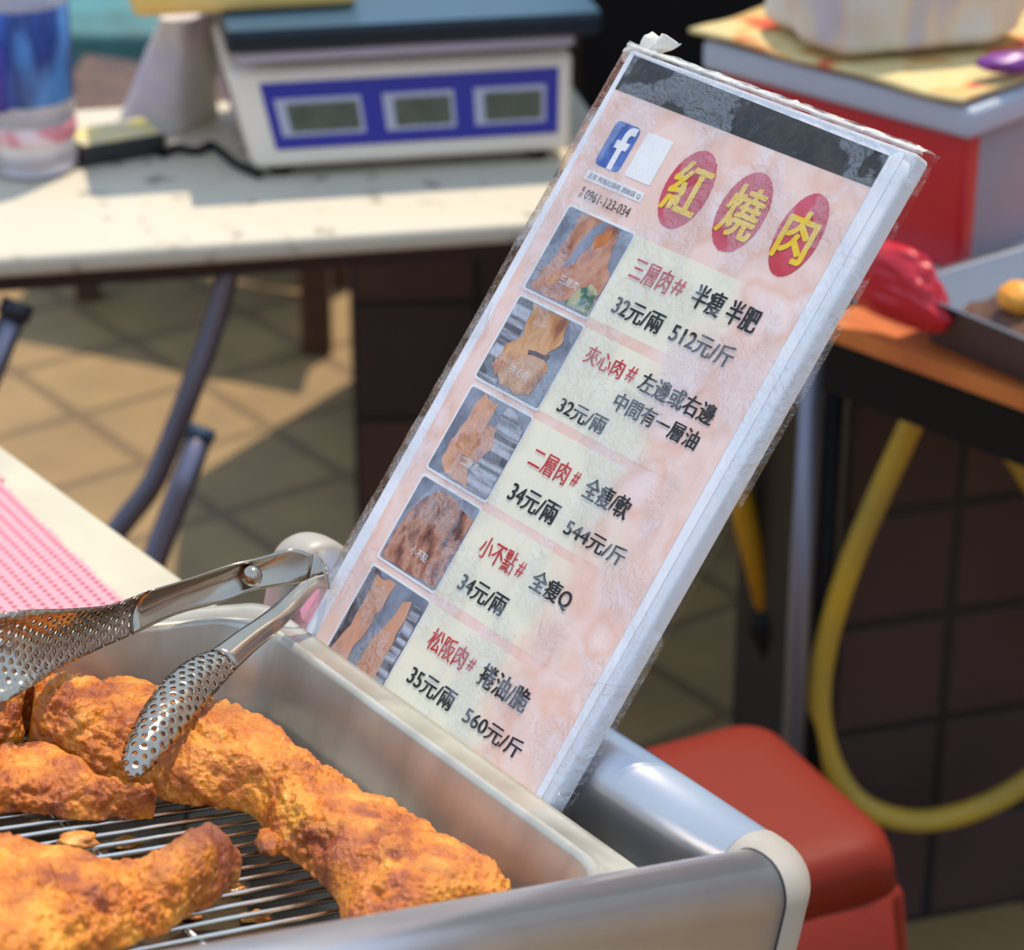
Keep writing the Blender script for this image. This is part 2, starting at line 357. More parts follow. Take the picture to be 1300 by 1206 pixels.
def pork(name, st, h, seed, m, label, na=200, nb=110, amp=1.0):
    C_ = catmull([Vector(((a + c) / 2, (b + d) / 2, 0)) for a, b, c, d in st], 12)
    Wd = catmull([Vector((math.hypot(c - a, d - b) / 2, 0, 0)) for a, b, c, d in st], 12)
    Dr = catmull([Vector((c - a, d - b, 0)).normalized() for a, b, c, d in st], 12)
    N = len(C_); bm = bmesh.new(); rings = []
    for i in range(na + 1):
        t = i / na * (N - 1); k = min(int(t), N - 2); f = t - k
        c = C_[k].lerp(C_[k + 1], f); wv = max(0.002, Wd[k].lerp(Wd[k + 1], f).x); d = Dr[k].lerp(Dr[k + 1], f).normalized()
        u = i / na; en = min(1.0, (min(u, 1 - u) * 9) ** 0.5) if 0 < u < 1 else 0.02
        en = max(en, 0.02)
        hh = h * (0.45 + 0.55 * en) * (0.88 + 0.3 * noise.noise((u * 5.5, seed, 0.3))); ww = wv * (0.35 + 0.65 * en)
        ring = []
        for j in range(nb):
            a = 2 * PI * j / nb; ca, sa = math.cos(a), math.sin(a)
            x = math.copysign(abs(ca) ** 0.85, ca) * ww
            z = (abs(sa) ** 0.8) * hh * 0.86 if sa > 0 else -(abs(sa) ** 0.6) * hh * 0.14
            p = c + d * x + Vector((0, 0, z + hh * 0.14))
            q = p + Vector((seed * 3.1, 0, 0))
            big = noise.noise(q * 30) * 0.0058 + noise.noise(q * 62) * 0.0040
            ridge = (1 - abs(noise.noise(q * 48 + Vector((5, 2, 1)))) * 2.6); big += max(-0.4, ridge) * 0.0016
            dv = noise.voronoi(q * 170)[0]; lump = (0.42 - dv[0] * dv[0] * 1.9) * 0.0040
            dv2 = noise.voronoi(q * 360 + Vector((9, 9, 9)))[0]; lump += (0.40 - dv2[0] * dv2[0] * 2.0) * 0.0020
            mask = 0.5 + 0.9 * noise.noise(q * 36 + Vector((0, 7, 0)))
            dirv = (d * ca * 0.8 + Vector((0, 0, sa if sa > 0 else sa * 0.25)))
            p = p + dirv * ((big + lump * max(0.15, min(1.1, mask))) * amp)
            if p.z < 0.0: p.z *= 0.2
            ring.append(bm.verts.new(p))
        rings.append(ring)
    for a, b in zip(rings, rings[1:]):
        for k in range(nb): bm.faces.new((a[k], a[(k + 1) % nb], b[(k + 1) % nb], b[k]))
    bm.faces.new(rings[0][::-1]); bm.faces.new(rings[-1])
    o = link(name, mesh_of(bm), m); o.matrix_world = TRAY @ Matrix.Translation((0, 0, RKZ + 0.0036))
    put(o, label, 'fried pork', 'strips of fried pork on the rack')
    return o
PA = [(-0.1368, 0.2943, -0.1476, 0.2788), (-0.1506, 0.2515, -0.126, 0.2912), (-0.1406, 0.2268, -0.1005, 0.2905), (-0.1246, 0.2095, -0.0763, 0.2860), (-0.1149, 0.1855, -0.0611, 0.2640),
      (-0.0961, 0.1736, -0.0517, 0.2332), (-0.0827, 0.1598, -0.0442, 0.1941), (-0.089, 0.1326, -0.0343, 0.1672), (-0.0894, 0.1086, -0.0232, 0.1391), (-0.0918, 0.0821, -0.0173, 0.1112),
      (-0.0990, 0.0532, -0.0194, 0.0715), (-0.078, 0.0344, -0.0150, 0.0537), (-0.0449, 0.0345, -0.0236, 0.0327)]
PB = [(-0.2739, 0.1854, -0.2314, 0.2498), (-0.2339, 0.1854, -0.1914, 0.2498), (-0.1972, 0.1969, -0.1674, 0.2486), (-0.1762, 0.1912, -0.1534, 0.2372), (-0.1561, 0.1832, -0.1475, 0.2094), (-0.1389, 0.1769, -0.1397, 0.186), (-0.1254, 0.1799, -0.1312, 0.1753)]
PC = [(-0.3334, 0.0619, -0.2873, 0.1622), (-0.2934, 0.0519, -0.2473, 0.1622), (-0.2754, 0.0432, -0.221, 0.1549), (-0.2399, 0.0574, -0.2029, 0.1383), (-0.207, 0.0705, -0.1867, 0.1184), (-0.1841, 0.0773, -0.1665, 0.1126), (-0.1585, 0.0874, -0.1414, 0.121), (-0.1218, 0.1112, -0.1235, 0.12)]
PD = [(-0.2487, 0.2417, -0.2229, 0.2881), (-0.1987, 0.2517, -0.1729, 0.2881), (-0.1693, 0.2557, -0.1565, 0.2803), (-0.152, 0.2608, -0.1514, 0.2698)]
PK = pork('fried_pork', PA, 0.031, 1.0, mat_pork('golden_crust', 1.0), 'longest golden fried pork strip, running from under the tongs to the front rail', 300, 150)
bm = bmesh.new(); bmesh.ops.create_icosphere(bm, subdivisions=3, radius=1)
q = tray_on(352, 1076, RKZ + 0.007)
for v in bm.verts:
    k = 1 + 0.25 * noise.noise(v.co * 2); v.co = Vector((v.co.x * 0.0075 * k + q.x + 0.004 * v.co.y, v.co.y * 0.011 * k + q.y + 0.006, v.co.z * 0.005 * k + q.z - RKZ - 0.0036))
link('batter_drip', mesh_of(bm), PK.data.materials[0], PK)
pork('fried_pork', PB, 0.021, 4.0, mat_pork('amber_crust', 4.0, 0.03), 'thin dark amber fried pork strip behind the speckled piece, below the tong tips', 180, 120)
pork('fried_pork', PC, 0.029, 8.0, mat_pork('speckled_crust', 8.0, -0.01, 0.03, (-0.140, 0.112, 0.022, 0.040)), 'fried pork piece nearest the bottom left with dark reddish tip', 220, 150)
pork('fried_pork', PD, 0.022, 12.0, mat_pork('orange_crust', 12.0, -0.02), 'small orange end of fried pork at left edge under the perforated tong head', 110, 90)
M_CRUMB = mat('crumb', S(226, 160, 66), 0.4, var=S(180, 100, 34), scale=120, bump=0.5, bscale=500, coat=0.3)
for i, (px, py, s, lab) in enumerate(((102, 1066, 0.0062, 'flat batter flake lying on the rack wires left of the dark pork tip'), (240, 1160, 0.0042, 'batter crumb between the rack wires beside the lower pork piece'),
                                    (325, 1163, 0.0046, 'batter crumb under the wires near the front rail'), (160, 1070, 0.0050, 'batter crumb seen through wires above the dark pork tip'),
                                    (300, 1128, 0.0034, 'tiny batter crumb right of the dark pork tip'))):
    q = tray_on(px, py, RKZ + 0.006 if i == 0 else -0.0615); bm = bmesh.new(); bmesh.ops.create_icosphere(bm, subdivisions=3, radius=1)
    for v in bm.verts:
        k = 1 + 0.5 * noise.noise(v.co * 1.6 + Vector((i * 5, 0, 0))); v.co = Vector((v.co.x * s * 1.6 * k, v.co.y * s * k, v.co.z * s * 0.45 * k))
    o = link('batter_crumb', mesh_of(bm), M_CRUMB); o.matrix_world = TRAY @ Matrix.Translation((q.x, q.y, q.z)); put(o, lab, 'crumb', 'loose batter crumbs')

# ------------------------------------------------------------------ tongs
def mat_tongs(perf):
    m = bpy.data.materials.new('tong_steel_perforated' if perf else 'tong_steel'); m.use_nodes = True; t = m.node_tree; b = t.nodes['Principled BSDF']; L = t.links.new
    b.inputs['Base Color'].default_value = (*S(176, 164, 148), 1); b.inputs['Metallic'].default_value = 1.0; b.inputs['Roughness'].default_value = 0.13
    ns = t.nodes.new('ShaderNodeTexNoise'); ns.inputs['Scale'].default_value = 90; tcn = t.nodes.new('ShaderNodeTexCoord'); L(tcn.outputs['Object'], ns.inputs['Vector'])
    rp = t.nodes.new('ShaderNodeMapRange'); rp.inputs['To Min'].default_value = 0.08; rp.inputs['To Max'].default_value = 0.26; L(ns.outputs[0], rp.inputs['Value']); L(rp.outputs[0], b.inputs['Roughness'])
    if perf:
        uvn = t.nodes.new('ShaderNodeUVMap'); sp = t.nodes.new('ShaderNodeSeparateXYZ'); L(uvn.outputs[0], sp.inputs[0])
        def ma(op, a, bb=None):
            n = t.nodes.new('ShaderNodeMath'); n.operation = op
            for i, v in enumerate((a, bb)):
                if v is None: continue
                if isinstance(v, (int, float)): n.inputs[i].default_value = v
                else: L(v, n.inputs[i])
            return n.outputs[0]
        iy = ma('DIVIDE', sp.outputs['Y'], 0.0050); row = ma('FLOOR', iy); fy = ma('SUBTRACT', ma('FRACT', iy), 0.5)
        ix = ma('ADD', ma('DIVIDE', sp.outputs['X'], 0.0046), ma('MULTIPLY', row, 0.5)); fx = ma('SUBTRACT', ma('FRACT', ix), 0.5)
        d = ma('SQRT', ma('ADD', ma('POWER', fx, 2.0), ma('POWER', fy, 2.0)))
        inx = ma('LESS_THAN', ma('ABSOLUTE', sp.outputs['X']), 0.0120)
        hole = ma('MULTIPLY', ma('LESS_THAN', d, 0.25), inx)
        tr = t.nodes.new('ShaderNodeBsdfTransparent'); ms = t.nodes.new('ShaderNodeMixShader'); out = t.nodes['Material Output']
        L(hole, ms.inputs[0]); L(b.outputs[0], ms.inputs[1]); L(tr.outputs[0], ms.inputs[2]); L(ms.outputs[0], out.inputs[0])
        ring = t.nodes.new('ShaderNodeMapRange'); ring.inputs['From Min'].default_value = 0.22; ring.inputs['From Max'].default_value = 0.42; L(d, ring.inputs['Value'])
        bp = t.nodes.new('ShaderNodeBump'); bp.inputs['Strength'].default_value = 0.5; bp.inputs['Distance'].default_value = 0.0006; L(ring.outputs[0], bp.inputs['Height']); L(bp.outputs[0], b.inputs['Normal'])
    return m
tg = thing('food_tongs', 'stainless food tongs with perforated spoon heads resting over pork and pan corner', 'tongs', loc=at(402, 722, 1.395))
def strip(name, st, bulge, m, parent, nacross=11, sub=6):
    A = catmull([at(*s[0], s[2]) for s in st], sub); B = catmull([at(*s[1], s[2]) for s in st], sub)
    bl = catmull([Vector((b, 0, 0)) for b in bulge], sub)
    bm = bmesh.new(); uvl = bm.loops.layers.uv.new('UVMap'); rows = []; s = 0.0; uvs = {}
    for i in range(len(A)):
        if i: s += ((A[i] + B[i]) / 2 - (A[i - 1] + B[i - 1]) / 2).length
        j0, j1 = max(i - 1, 0), min(i + 1, len(A) - 1); tdir = ((A[j1] + B[j1]) - (A[j0] + B[j0])).normalized()
        wd = B[i] - A[i]; nrm = tdir.cross(wd).normalized(); row = []
        if nrm.dot(FW) < 0: nrm = -nrm
        for k in range(nacross):
            u = k / (nacross - 1); p = A[i] + wd * u + nrm * (bl[i].x * (1 - (2 * u - 1) ** 2)); v = bm.verts.new(p); uvs[v] = ((u - 0.5) * wd.length, s); row.append(v)
        rows.append(row)
    for a, b in zip(rows, rows[1:]):
        for k in range(nacross - 1):
            f = bm.faces.new((a[k], a[k + 1], b[k + 1], b[k]))
            for lp in f.loops: lp[uvl].uv = uvs[lp.vert]
    bmesh.ops.recalc_face_normals(bm, faces=bm.faces)
    me = bpy.data.meshes.new(name); bm.to_mesh(me); bm.free()
    o = link(name, me, m, parent, world=True)
    so = o.modifiers.new('sheet', 'SOLIDIFY'); so.thickness = 0.0009; so.offset = 0
    return o
M_TG, M_TGP = mat_tongs(False), mat_tongs(True)
UP = [((398, 704), (392, 740), 1.395), ((370, 697), (352, 745), 1.390), ((330, 708), (318, 750), 1.385), ((290, 718), (280, 765), 1.378), ((240, 735), (225, 780), 1.360), ((190, 750), (170, 805), 1.338)]
UPH = [((190, 750), (170, 805), 1.338), ((140, 768), (118, 828), 1.312), ((90, 773), (75, 850), 1.284), ((30, 775), (40, 872), 1.258), ((-20, 785), (-5, 895), 1.244), ((-70, 805), (-55, 905), 1.234), ((-105, 835), (-90, 895), 1.228), ((-122, 855), (-115, 880), 1.225)]
strip('arm', UP, [0.0, 0.001, 0.003, 0.0045, 0.005, 0.005], M_TG, tg)
strip('perforated_head', UPH, [0.005, 0.005, 0.006, 0.007, 0.008, 0.007, 0.004, 0.001], M_TGP, tg)
LO = [((415, 728), (418, 748), 1.392), ((385, 738), (402, 748), 1.384), ((355, 763), (378, 776), 1.368), ((330, 783), (353, 801), 1.350), ((300, 803), (325, 825), 1.332), ((270, 825), (299, 850), 1.314)]
LOH = [((270, 825), (299, 850), 1.314), ((243, 836), (281, 870), 1.300), ((214, 857), (262, 893), 1.284), ((188, 890), (242, 917), 1.266), ((165, 930), (217, 948), 1.248), ((155, 962), (193, 975), 1.237), ((160, 986), (174, 989), 1.230)]
strip('arm', LO, [0.0, -0.001, -0.002, -0.003, -0.003, -0.003], M_TG, tg)
strip('perforated_head', LOH, [-0.003, -0.004, -0.006, -0.007, -0.006, -0.004, -0.001], M_TGP, tg)
BD = [((398, 704), (392, 740), 1.395), ((406, 708), (402, 742), 1.396), ((412, 716), (411, 745), 1.397), ((415, 722), (417, 747), 1.396), ((415, 728), (418, 748), 1.392)]
strip('spring_bend', BD, [0.0, 0.0, 0.0, 0.0, 0.0], M_TG, tg)
rv = bmesh.new(); bmesh.ops.create_uvsphere(rv, u_segments=16, v_segments=8, radius=0.0055)
o = link('rivet_boss', mesh_of(rv), M_TG, tg); o.location = at(320, 731, 1.380) - at(402, 722, 1.395)

sc_ = [at(374, 748, 1.418), at(406, 748, 1.415), at(403, 800, 1.408), at(384, 786, 1.412)]
o = link('paper_scrap', hexa(sc_, [p - FW * 0.0015 for p in sc_]), mat('pink_paper', S(222, 142, 160), 0.6, var=S(206, 150, 176), scale=40), smooth=False)
put(o, 'pink paper scrap tucked between tongs and the lower left edge of the sign', 'paper')

# ------------------------------------------------------------------ price sign
SU = Vector((0.5966, -0.8025, 0)); SV = Vector((0.4911, 0.3651, 0.7909)); SN = Vector((-0.6347, -0.4719, 0.6119))
SV = SN.cross(SU).normalized()
P0 = TO + TX * 0.0205; SO = P0 - SU * 0.2868
SIGN = Matrix(((SU.x, SV.x, SN.x, SO.x), (SU.y, SV.y, SN.y, SO.y), (SU.z, SV.z, SN.z, SO.z), (0, 0, 0, 1)))
sg = thing('price_sign', 'film-wrapped white price board with red and black Chinese lettering leaning on the side rail', 'price sign', mat=SIGN)
BW, BH, BT = 0.2125, 0.346, 0.0115
BB = -0.030
bevel(link('backing_board', boxme((0, BB, -BT), (BW, BH, 0)), M_WHITE, sg), 0.0025, 3)
def flat(pts, z, th=0.00012):
    bm = bmesh.new(); b = [bm.verts.new((x, y, z - th)) for x, y in pts]; t_ = [bm.verts.new((x, y, z)) for x, y in pts]
    bm.faces.new(b[::-1]); bm.faces.new(t_)
    for i in range(len(pts)): k = (i + 1) % len(pts); bm.faces.new((b[i], b[k], t_[k], t_[i]))
    return mesh_of(bm)
def rr2(x0, y0, x1, y1, r, n=5):
    return [(p.x, p.y) for p in rrect(x0, x1, y0, y1, r, 0, n)]
PR = dict(rough=0.45, spec=0.3)
M_SHEET = mat('sheet_white', S(244, 244, 248), **PR)
M_PINK = mat('print_pink', S(248, 212, 196), var=(S(250, 222, 212), S(246, 204, 184), S(252, 228, 220)), scale=22, detail=2, lo=0.38, hi=0.64, **PR)
M_BAND = mat('print_black', S(20, 17, 16), var=S(58, 50, 42), scale=60, bump=0.3, bscale=240, rough=0.32, spec=0.5)
M_CRM = mat('print_cream', S(242, 240, 214), var=S(238, 242, 222), scale=30, **PR)
M_RED = mat('ink_red', S(196, 30, 38), var=S(216, 60, 66), scale=80, **PR); M_INK = mat('ink_black', S(30, 28, 34), **PR)
M_YEL = mat('ink_yellow', S(250, 214, 44), **PR); M_BLUE = mat('ink_blue', S(66, 100, 178), var=S(92, 128, 200), scale=110, lo=0.45, hi=0.6, **PR)
M_SEAL = mat('seal_red', S(206, 52, 66), var=S(216, 92, 112), scale=40, detail=2, **PR); M_GREYINK = mat('ink_grey', S(96, 98, 120), **PR); M_PH = mat('ink_brown', S(70, 44, 40), **PR)
M_WINK = mat('ink_white', S(248, 246, 244), **PR)
sheet = link('printed_sheet', flat([(0.0022, -0.02), (0.2060, -0.02), (0.2060, 0.3440), (0.0022, 0.3440)], 0.0004, 0.0003), M_SHEET, sg, smooth=False)
link('pink_ground', flat([(0.0060, 0.3229), (0.1978, 0.3229), (0.2015, -0.02), (0.0120, -0.02)], 0.0006), M_PINK, sheet, smooth=False)
link('header_band', flat([(0.0061, 0.3432), (0.1979, 0.3400), (0.1979, 0.3229), (0.0061, 0.3229)], 0.0007), M_BAND, sheet, smooth=False)
def fill_curve(name, loops, m, z, parent):
    """filled outlines (holes by overlap) as a mesh"""
    cu = bpy.data.curves.new(name, 'CURVE'); cu.dimensions = '2D'; cu.fill_mode = 'BOTH'; cu.extrude = 0.00006
    for lp in loops:
        s = cu.splines.new('POLY'); s.points.add(len(lp) - 1); s.use_cyclic_u = True
        for i, (x, y) in enumerate(lp): s.points[i].co = (x, y, 0, 1)
    ob = bpy.data.objects.new(name, cu); COL.objects.link(ob); dg = bpy.context.evaluated_depsgraph_get(); dg.update()
    me = bpy.data.meshes.new_from_object(ob.evaluated_get(dg)); bpy.data.objects.remove(ob); bpy.data.curves.remove(cu)
    for v in me.vertices: v.co.z += z
    return link(name, me, m, parent, smooth=False)
def text(name, body, m, x0, y0, x1, y1, z, parent, bold=0.018):
    cu = bpy.data.curves.new(name, 'FONT'); cu.body = body; cu.size = 1.0; cu.extrude = 0.0; cu.resolution_u = 4; cu.fill_mode = 'BOTH'
    ob = bpy.data.objects.new(name, cu); COL.objects.link(ob); dg = bpy.context.evaluated_depsgraph_get(); dg.update()
    me = bpy.data.meshes.new_from_object(ob.evaluated_get(dg)); bpy.data.objects.remove(ob); bpy.data.curves.remove(cu)
    n = len(me.vertices); co = np.empty(n * 3); me.vertices.foreach_get('co', co); co = co.reshape(-1, 3)
    a = co.min(0); b = co.max(0)
    co[:, 0] = x0 + (co[:, 0] - a[0]) / (b[0] - a[0]) * (x1 - x0); co[:, 1] = y0 + (co[:, 1] - a[1]) / (b[1] - a[1]) * (y1 - y0); co[:, 2] = z
    me.vertices.foreach_set('co', co.ravel()); me.materials.clear()
    if bold:                                          # heavier strokes: the outline struck several times, side by side
        bm = bmesh.new(); b_ = bold * (y1 - y0)
        for k, (dx, dy) in enumerate(((-1, -0.5), (-0.35, 0.5), (0.35, -0.5), (1, 0.5))):
            nv = len(bm.verts); bm.from_mesh(me); bm.verts.ensure_lookup_table()
            for v in bm.verts[nv:]: v.co.x += dx * b_; v.co.y += dy * b_; v.co.z += k * 0.000004
        bm.to_mesh(me); bm.free()
    return link(name, me, m, parent, smooth=False)
# cream price panels whose print fades out unevenly to the right
def mat_fade():
    m = mat('print_cream_fade', S(247, 240, 216), **PR); t = m.node_tree; b = t.nodes['Principled BSDF']; L = t.links.new
    tcn = t.nodes.new('ShaderNodeTexCoord'); sp = t.nodes.new('ShaderNodeSeparateXYZ'); L(tcn.outputs['Object'], sp.inputs[0])
    n = t.nodes.new('ShaderNodeTexNoise'); n.inputs['Scale'].default_value = 22; n.inputs['Detail'].default_value = 2; L(tcn.outputs['Object'], n.inputs['Vector'])
    a = t.nodes.new('ShaderNodeMath'); a.operation = 'MULTIPLY_ADD'; L(n.outputs[0], a.inputs[0]); a.inputs[1].default_value = 0.11; L(sp.outputs['X'], a.inputs[2])
    r = t.nodes.new('ShaderNodeMapRange'); r.inputs['From Min'].default_value = 0.190; r.inputs['From Max'].default_value = 0.222; L(a.outputs[0], r.inputs['Value'])
    n2 = t.nodes.new('ShaderNodeTexNoise'); n2.inputs['Scale'].default_value = 22; n2.inputs['Detail'].default_value = 2; L(tcn.outputs['Object'], n2.inputs['Vector'])
    rp = t.nodes.new('ShaderNodeValToRGB'); el = rp.color_ramp.elements
    el[0].position = 0.38; el[0].color = (*S(248, 212, 196), 1); el[1].position = 0.64; el[1].color = (*S(252, 228, 220), 1)
    for p, c in ((0.467, S(250, 222, 212)), (0.553, S(246, 204, 184))):
        k = el.new(p); k.color = (*c, 1)
    L(n2.outputs[0], rp.inputs[0])
    mx = t.nodes.new('ShaderNodeMix'); mx.data_type = 'RGBA'; L(r.outputs[0], mx.inputs['Factor']); mx.inputs['A'].default_value = (*S(247, 240, 216), 1); L(rp.outputs[0], mx.inputs['B'])
    L(mx.outputs['Result'], b.inputs['Base Color']); return m
M_FADE = mat_fade()
for i, (a, b) in enumerate(((0.2578, 0.2105), (0.2050, 0.1573), (0.1525, 0.1042), (0.0998, 0.0517), (0.0466, -0.02))):
    link('price_panel', flat([(0.070, b), (0.192, b), (0.192, a), (0.070, a)], 0.00066, 0.00004), M_FADE, sheet, smooth=False)
# logo square, blank card, search strip
lg = link('logo_square', flat(rr2(0.0200, 0.2828, 0.0398, 0.3086, 0.0034), 0.0008), M_BLUE, sheet, smooth=False)
fx0, fy0 = 0.0200, 0.2828
F_ = [(10.6, 0), (10.6, 11.0), (7.6, 11.0), (7.6, 15.2), (10.6, 15.2), (10.6, 17.6)]
for k in range(7):
    a = PI - k * PI / 2 / 6; F_.append((15.4 + math.cos(a) * 4.8, 18.0 + math.sin(a) * 5.4))
F_ += [(18.6, 23.4), (18.6, 19.4), (16.4, 19.4)]
for k in range(1, 5):
    a = PI / 2 + k * PI / 2 / 4; F_.append((16.2 + math.cos(a) * 1.6, 17.4 + math.sin(a) * 2.0))
F_ += [(14.6, 15.2), (18.2, 15.2), (17.5, 11.0), (14.6, 11.0), (14.6, 0)]
fill_curve('logo_letter', [[(fx0 + x / 1000 * 0.98, fy0 + y / 1000 * 1.06) for x, y in F_]], M_WINK, 0.0010, lg)
link('white_card', flat(rr2(0.0448, 0.2832, 0.0652, 0.3085, 0.001), 0.0008), M_WINK, sheet, smooth=False)
link('search_strip', flat(rr2(0.0192, 0.2734, 0.0650, 0.2788, 0.0008), 0.0008), M_WINK, sheet, smooth=False)
# seals
for i, (cx_, cy_, ax, ay) in enumerate(((0.0905, 0.2888, 0.0158, 0.0216), (0.1320, 0.2890, 0.0158, 0.0216), (0.1724, 0.2892, 0.0140, 0.0222))):
    pts = []
    for k in range(90):
        a = 2 * PI * k / 90; j = 1 + 0.03 * noise.noise((k * 0.9, i * 7, 0)) + (0.03 * (random.random() - 0.7) if -0.2 < math.sin(a) and math.cos(a) > 0 else 0)
        pts.append((cx_ + math.cos(a) * ax * j, cy_ + math.sin(a) * ay * j))
    link('seal', flat(pts, 0.0008), M_SEAL, sheet, smooth=False)
TEXTS = [('三層肉','r',0.0840,0.2365,0.1130,0.2487),('#','r',0.1155,0.2385,0.1233,0.2469),('半瘦 半肥','k',0.1310,0.2366,0.1776,0.2491),('32元/兩','k',0.0857,0.2168,0.1222,0.2273),('512元/斤','k',0.1302,0.2167,0.1748,0.2276),
('夾心肉','r',0.0854,0.1888,0.1143,0.1987),('#','r',0.1174,0.1902,0.1236,0.1983),('左邊或右邊','k',0.1283,0.1887,0.1830,0.1989),('中間有一層油','k',0.1195,0.1749,0.1817,0.1843),('32元/兩','k',0.0864,0.1606,0.1225,0.1695),
('二層肉','r',0.0871,0.1301,0.1167,0.1415),('#','r',0.1202,0.1323,0.1247,0.1400),('全瘦/軟','k',0.1311,0.1300,0.1645,0.1412),('34元/兩','k',0.0864,0.1101,0.1235,0.1211),('544元/斤','k',0.1328,0.1096,0.1775,0.1189),
('小不點','r',0.0873,0.0788,0.1151,0.0906),('#','r',0.1176,0.0804,0.1227,0.0886),('全瘦Q','k',0.1305,0.0780,0.1605,0.0892),('34元/兩','k',0.0868,0.0589,0.1237,0.0691),
('松阪肉','r',0.0879,0.0262,0.1177,0.0379),('#','r',0.1205,0.0286,0.1250,0.0353),('捲油/脆','k',0.1315,0.0257,0.1687,0.0376),('35元/兩','k',0.0881,0.0061,0.1248,0.0164),('560元/斤','k',0.1356,0.0060,0.1805,0.0154),
('紅','y',0.0789,0.2755,0.1028,0.3031),('燒','y',0.1209,0.2756,0.1441,0.3025),('肉','y',0.1621,0.2752,0.1823,0.3013),('正宗 阿角紅燒肉 創始店 Q','s',0.0212,0.2744,0.0636,0.2779),('0961-123-034','p',0.0263,0.2639,0.0623,0.2693)]
IK = dict(r=M_RED, k=M_INK, y=M_YEL, s=M_GREYINK, p=M_PH)
for body, c, x0, y0, x1, y1 in TEXTS:
    text('lettering', body, IK[c], x0, y0, x1, y1, 0.00105, sheet, bold={'r': 0.012, 'k': 0.026, 'y': 0.030, 's': 0.0, 'p': 0.0}[c])
text('lettering', '電', M_PH, 0.0222, 0.2672, 0.0245, 0.2698, 0.00105, sheet, 0); text('lettering', '話', M_PH, 0.0222, 0.2638, 0.0245, 0.2664, 0.00105, sheet, 0)
# printed dish photographs
M_TRAYP = mat('print_tray_grey', S(112, 118, 134), var=S(158, 164, 182), scale=60, **PR)
M_GRILL = mat('print_grill', S(96, 96, 104), var=S(196, 198, 210), scale=14, stretch=(1, 14, 1), lo=0.44, hi=0.56, **PR)
def meat_print(n, a, b, c, d, sc):
    m = mat(n, a, var=(b, c, d), scale=sc, detail=6, lo=0.32, hi=0.68, stretch=(1.0, 0.6, 1), **PR); return m
M_ME = [meat_print('print_meat_a', S(120, 74, 60), S(188, 124, 92), S(214, 160, 132), S(176, 132, 128), 75), meat_print('print_meat_b', S(150, 92, 58), S(206, 146, 92), S(224, 178, 132), S(196, 140, 110), 70),
        meat_print('print_meat_c', S(144, 84, 60), S(214, 150, 110), S(226, 176, 146), S(196, 142, 132), 75), meat_print('print_meat_d', S(84, 50, 42), S(168, 104, 78), S(208, 156, 128), S(146, 100, 88), 130),
        meat_print('print_meat_e', S(196, 134, 90), S(216, 158, 120), S(222, 166, 138), S(204, 150, 124), 45)]
M_ORNG = mat('print_orange', S(196, 106, 46), var=S(226, 150, 70), scale=120, **PR); M_GREEN = mat('print_green', S(60, 110, 96), var=S(196, 190, 150), scale=150, lo=0.42, hi=0.58, **PR); M_DARKP = mat('print_dark', S(66, 56, 58), var=S(120, 110, 118), scale=160, **PR)
def blob(x0, y0, w_, h_, pts): return [(x0 + px * w_, y0 + py * h_) for px, py in pts]
def rough(pts, amp, seed, n=8):
    out = []
    for i, p in enumerate(pts):
        q = pts[(i + 1) % len(pts)]
        for k in range(n):
            t = k / n; x = p[0] + (q[0] - p[0]) * t; y = p[1] + (q[1] - p[1]) * t
            out.append((min(0.995, max(0.005, x + amp * noise.noise((x * 7 + seed, y * 7, 0)))), min(0.995, max(0.005, y + amp * noise.noise((x * 7, y * 7 + seed, 5))))))
    return out
PH = [(0.0206, 0.2097, 0.0735, 0.2575), (0.0214, 0.1574, 0.0743, 0.2047), (0.0233, 0.1045, 0.0744, 0.1521), (0.0243, 0.0520, 0.0742, 0.0994), (0.0246, -0.0190, 0.0751, 0.0463)]
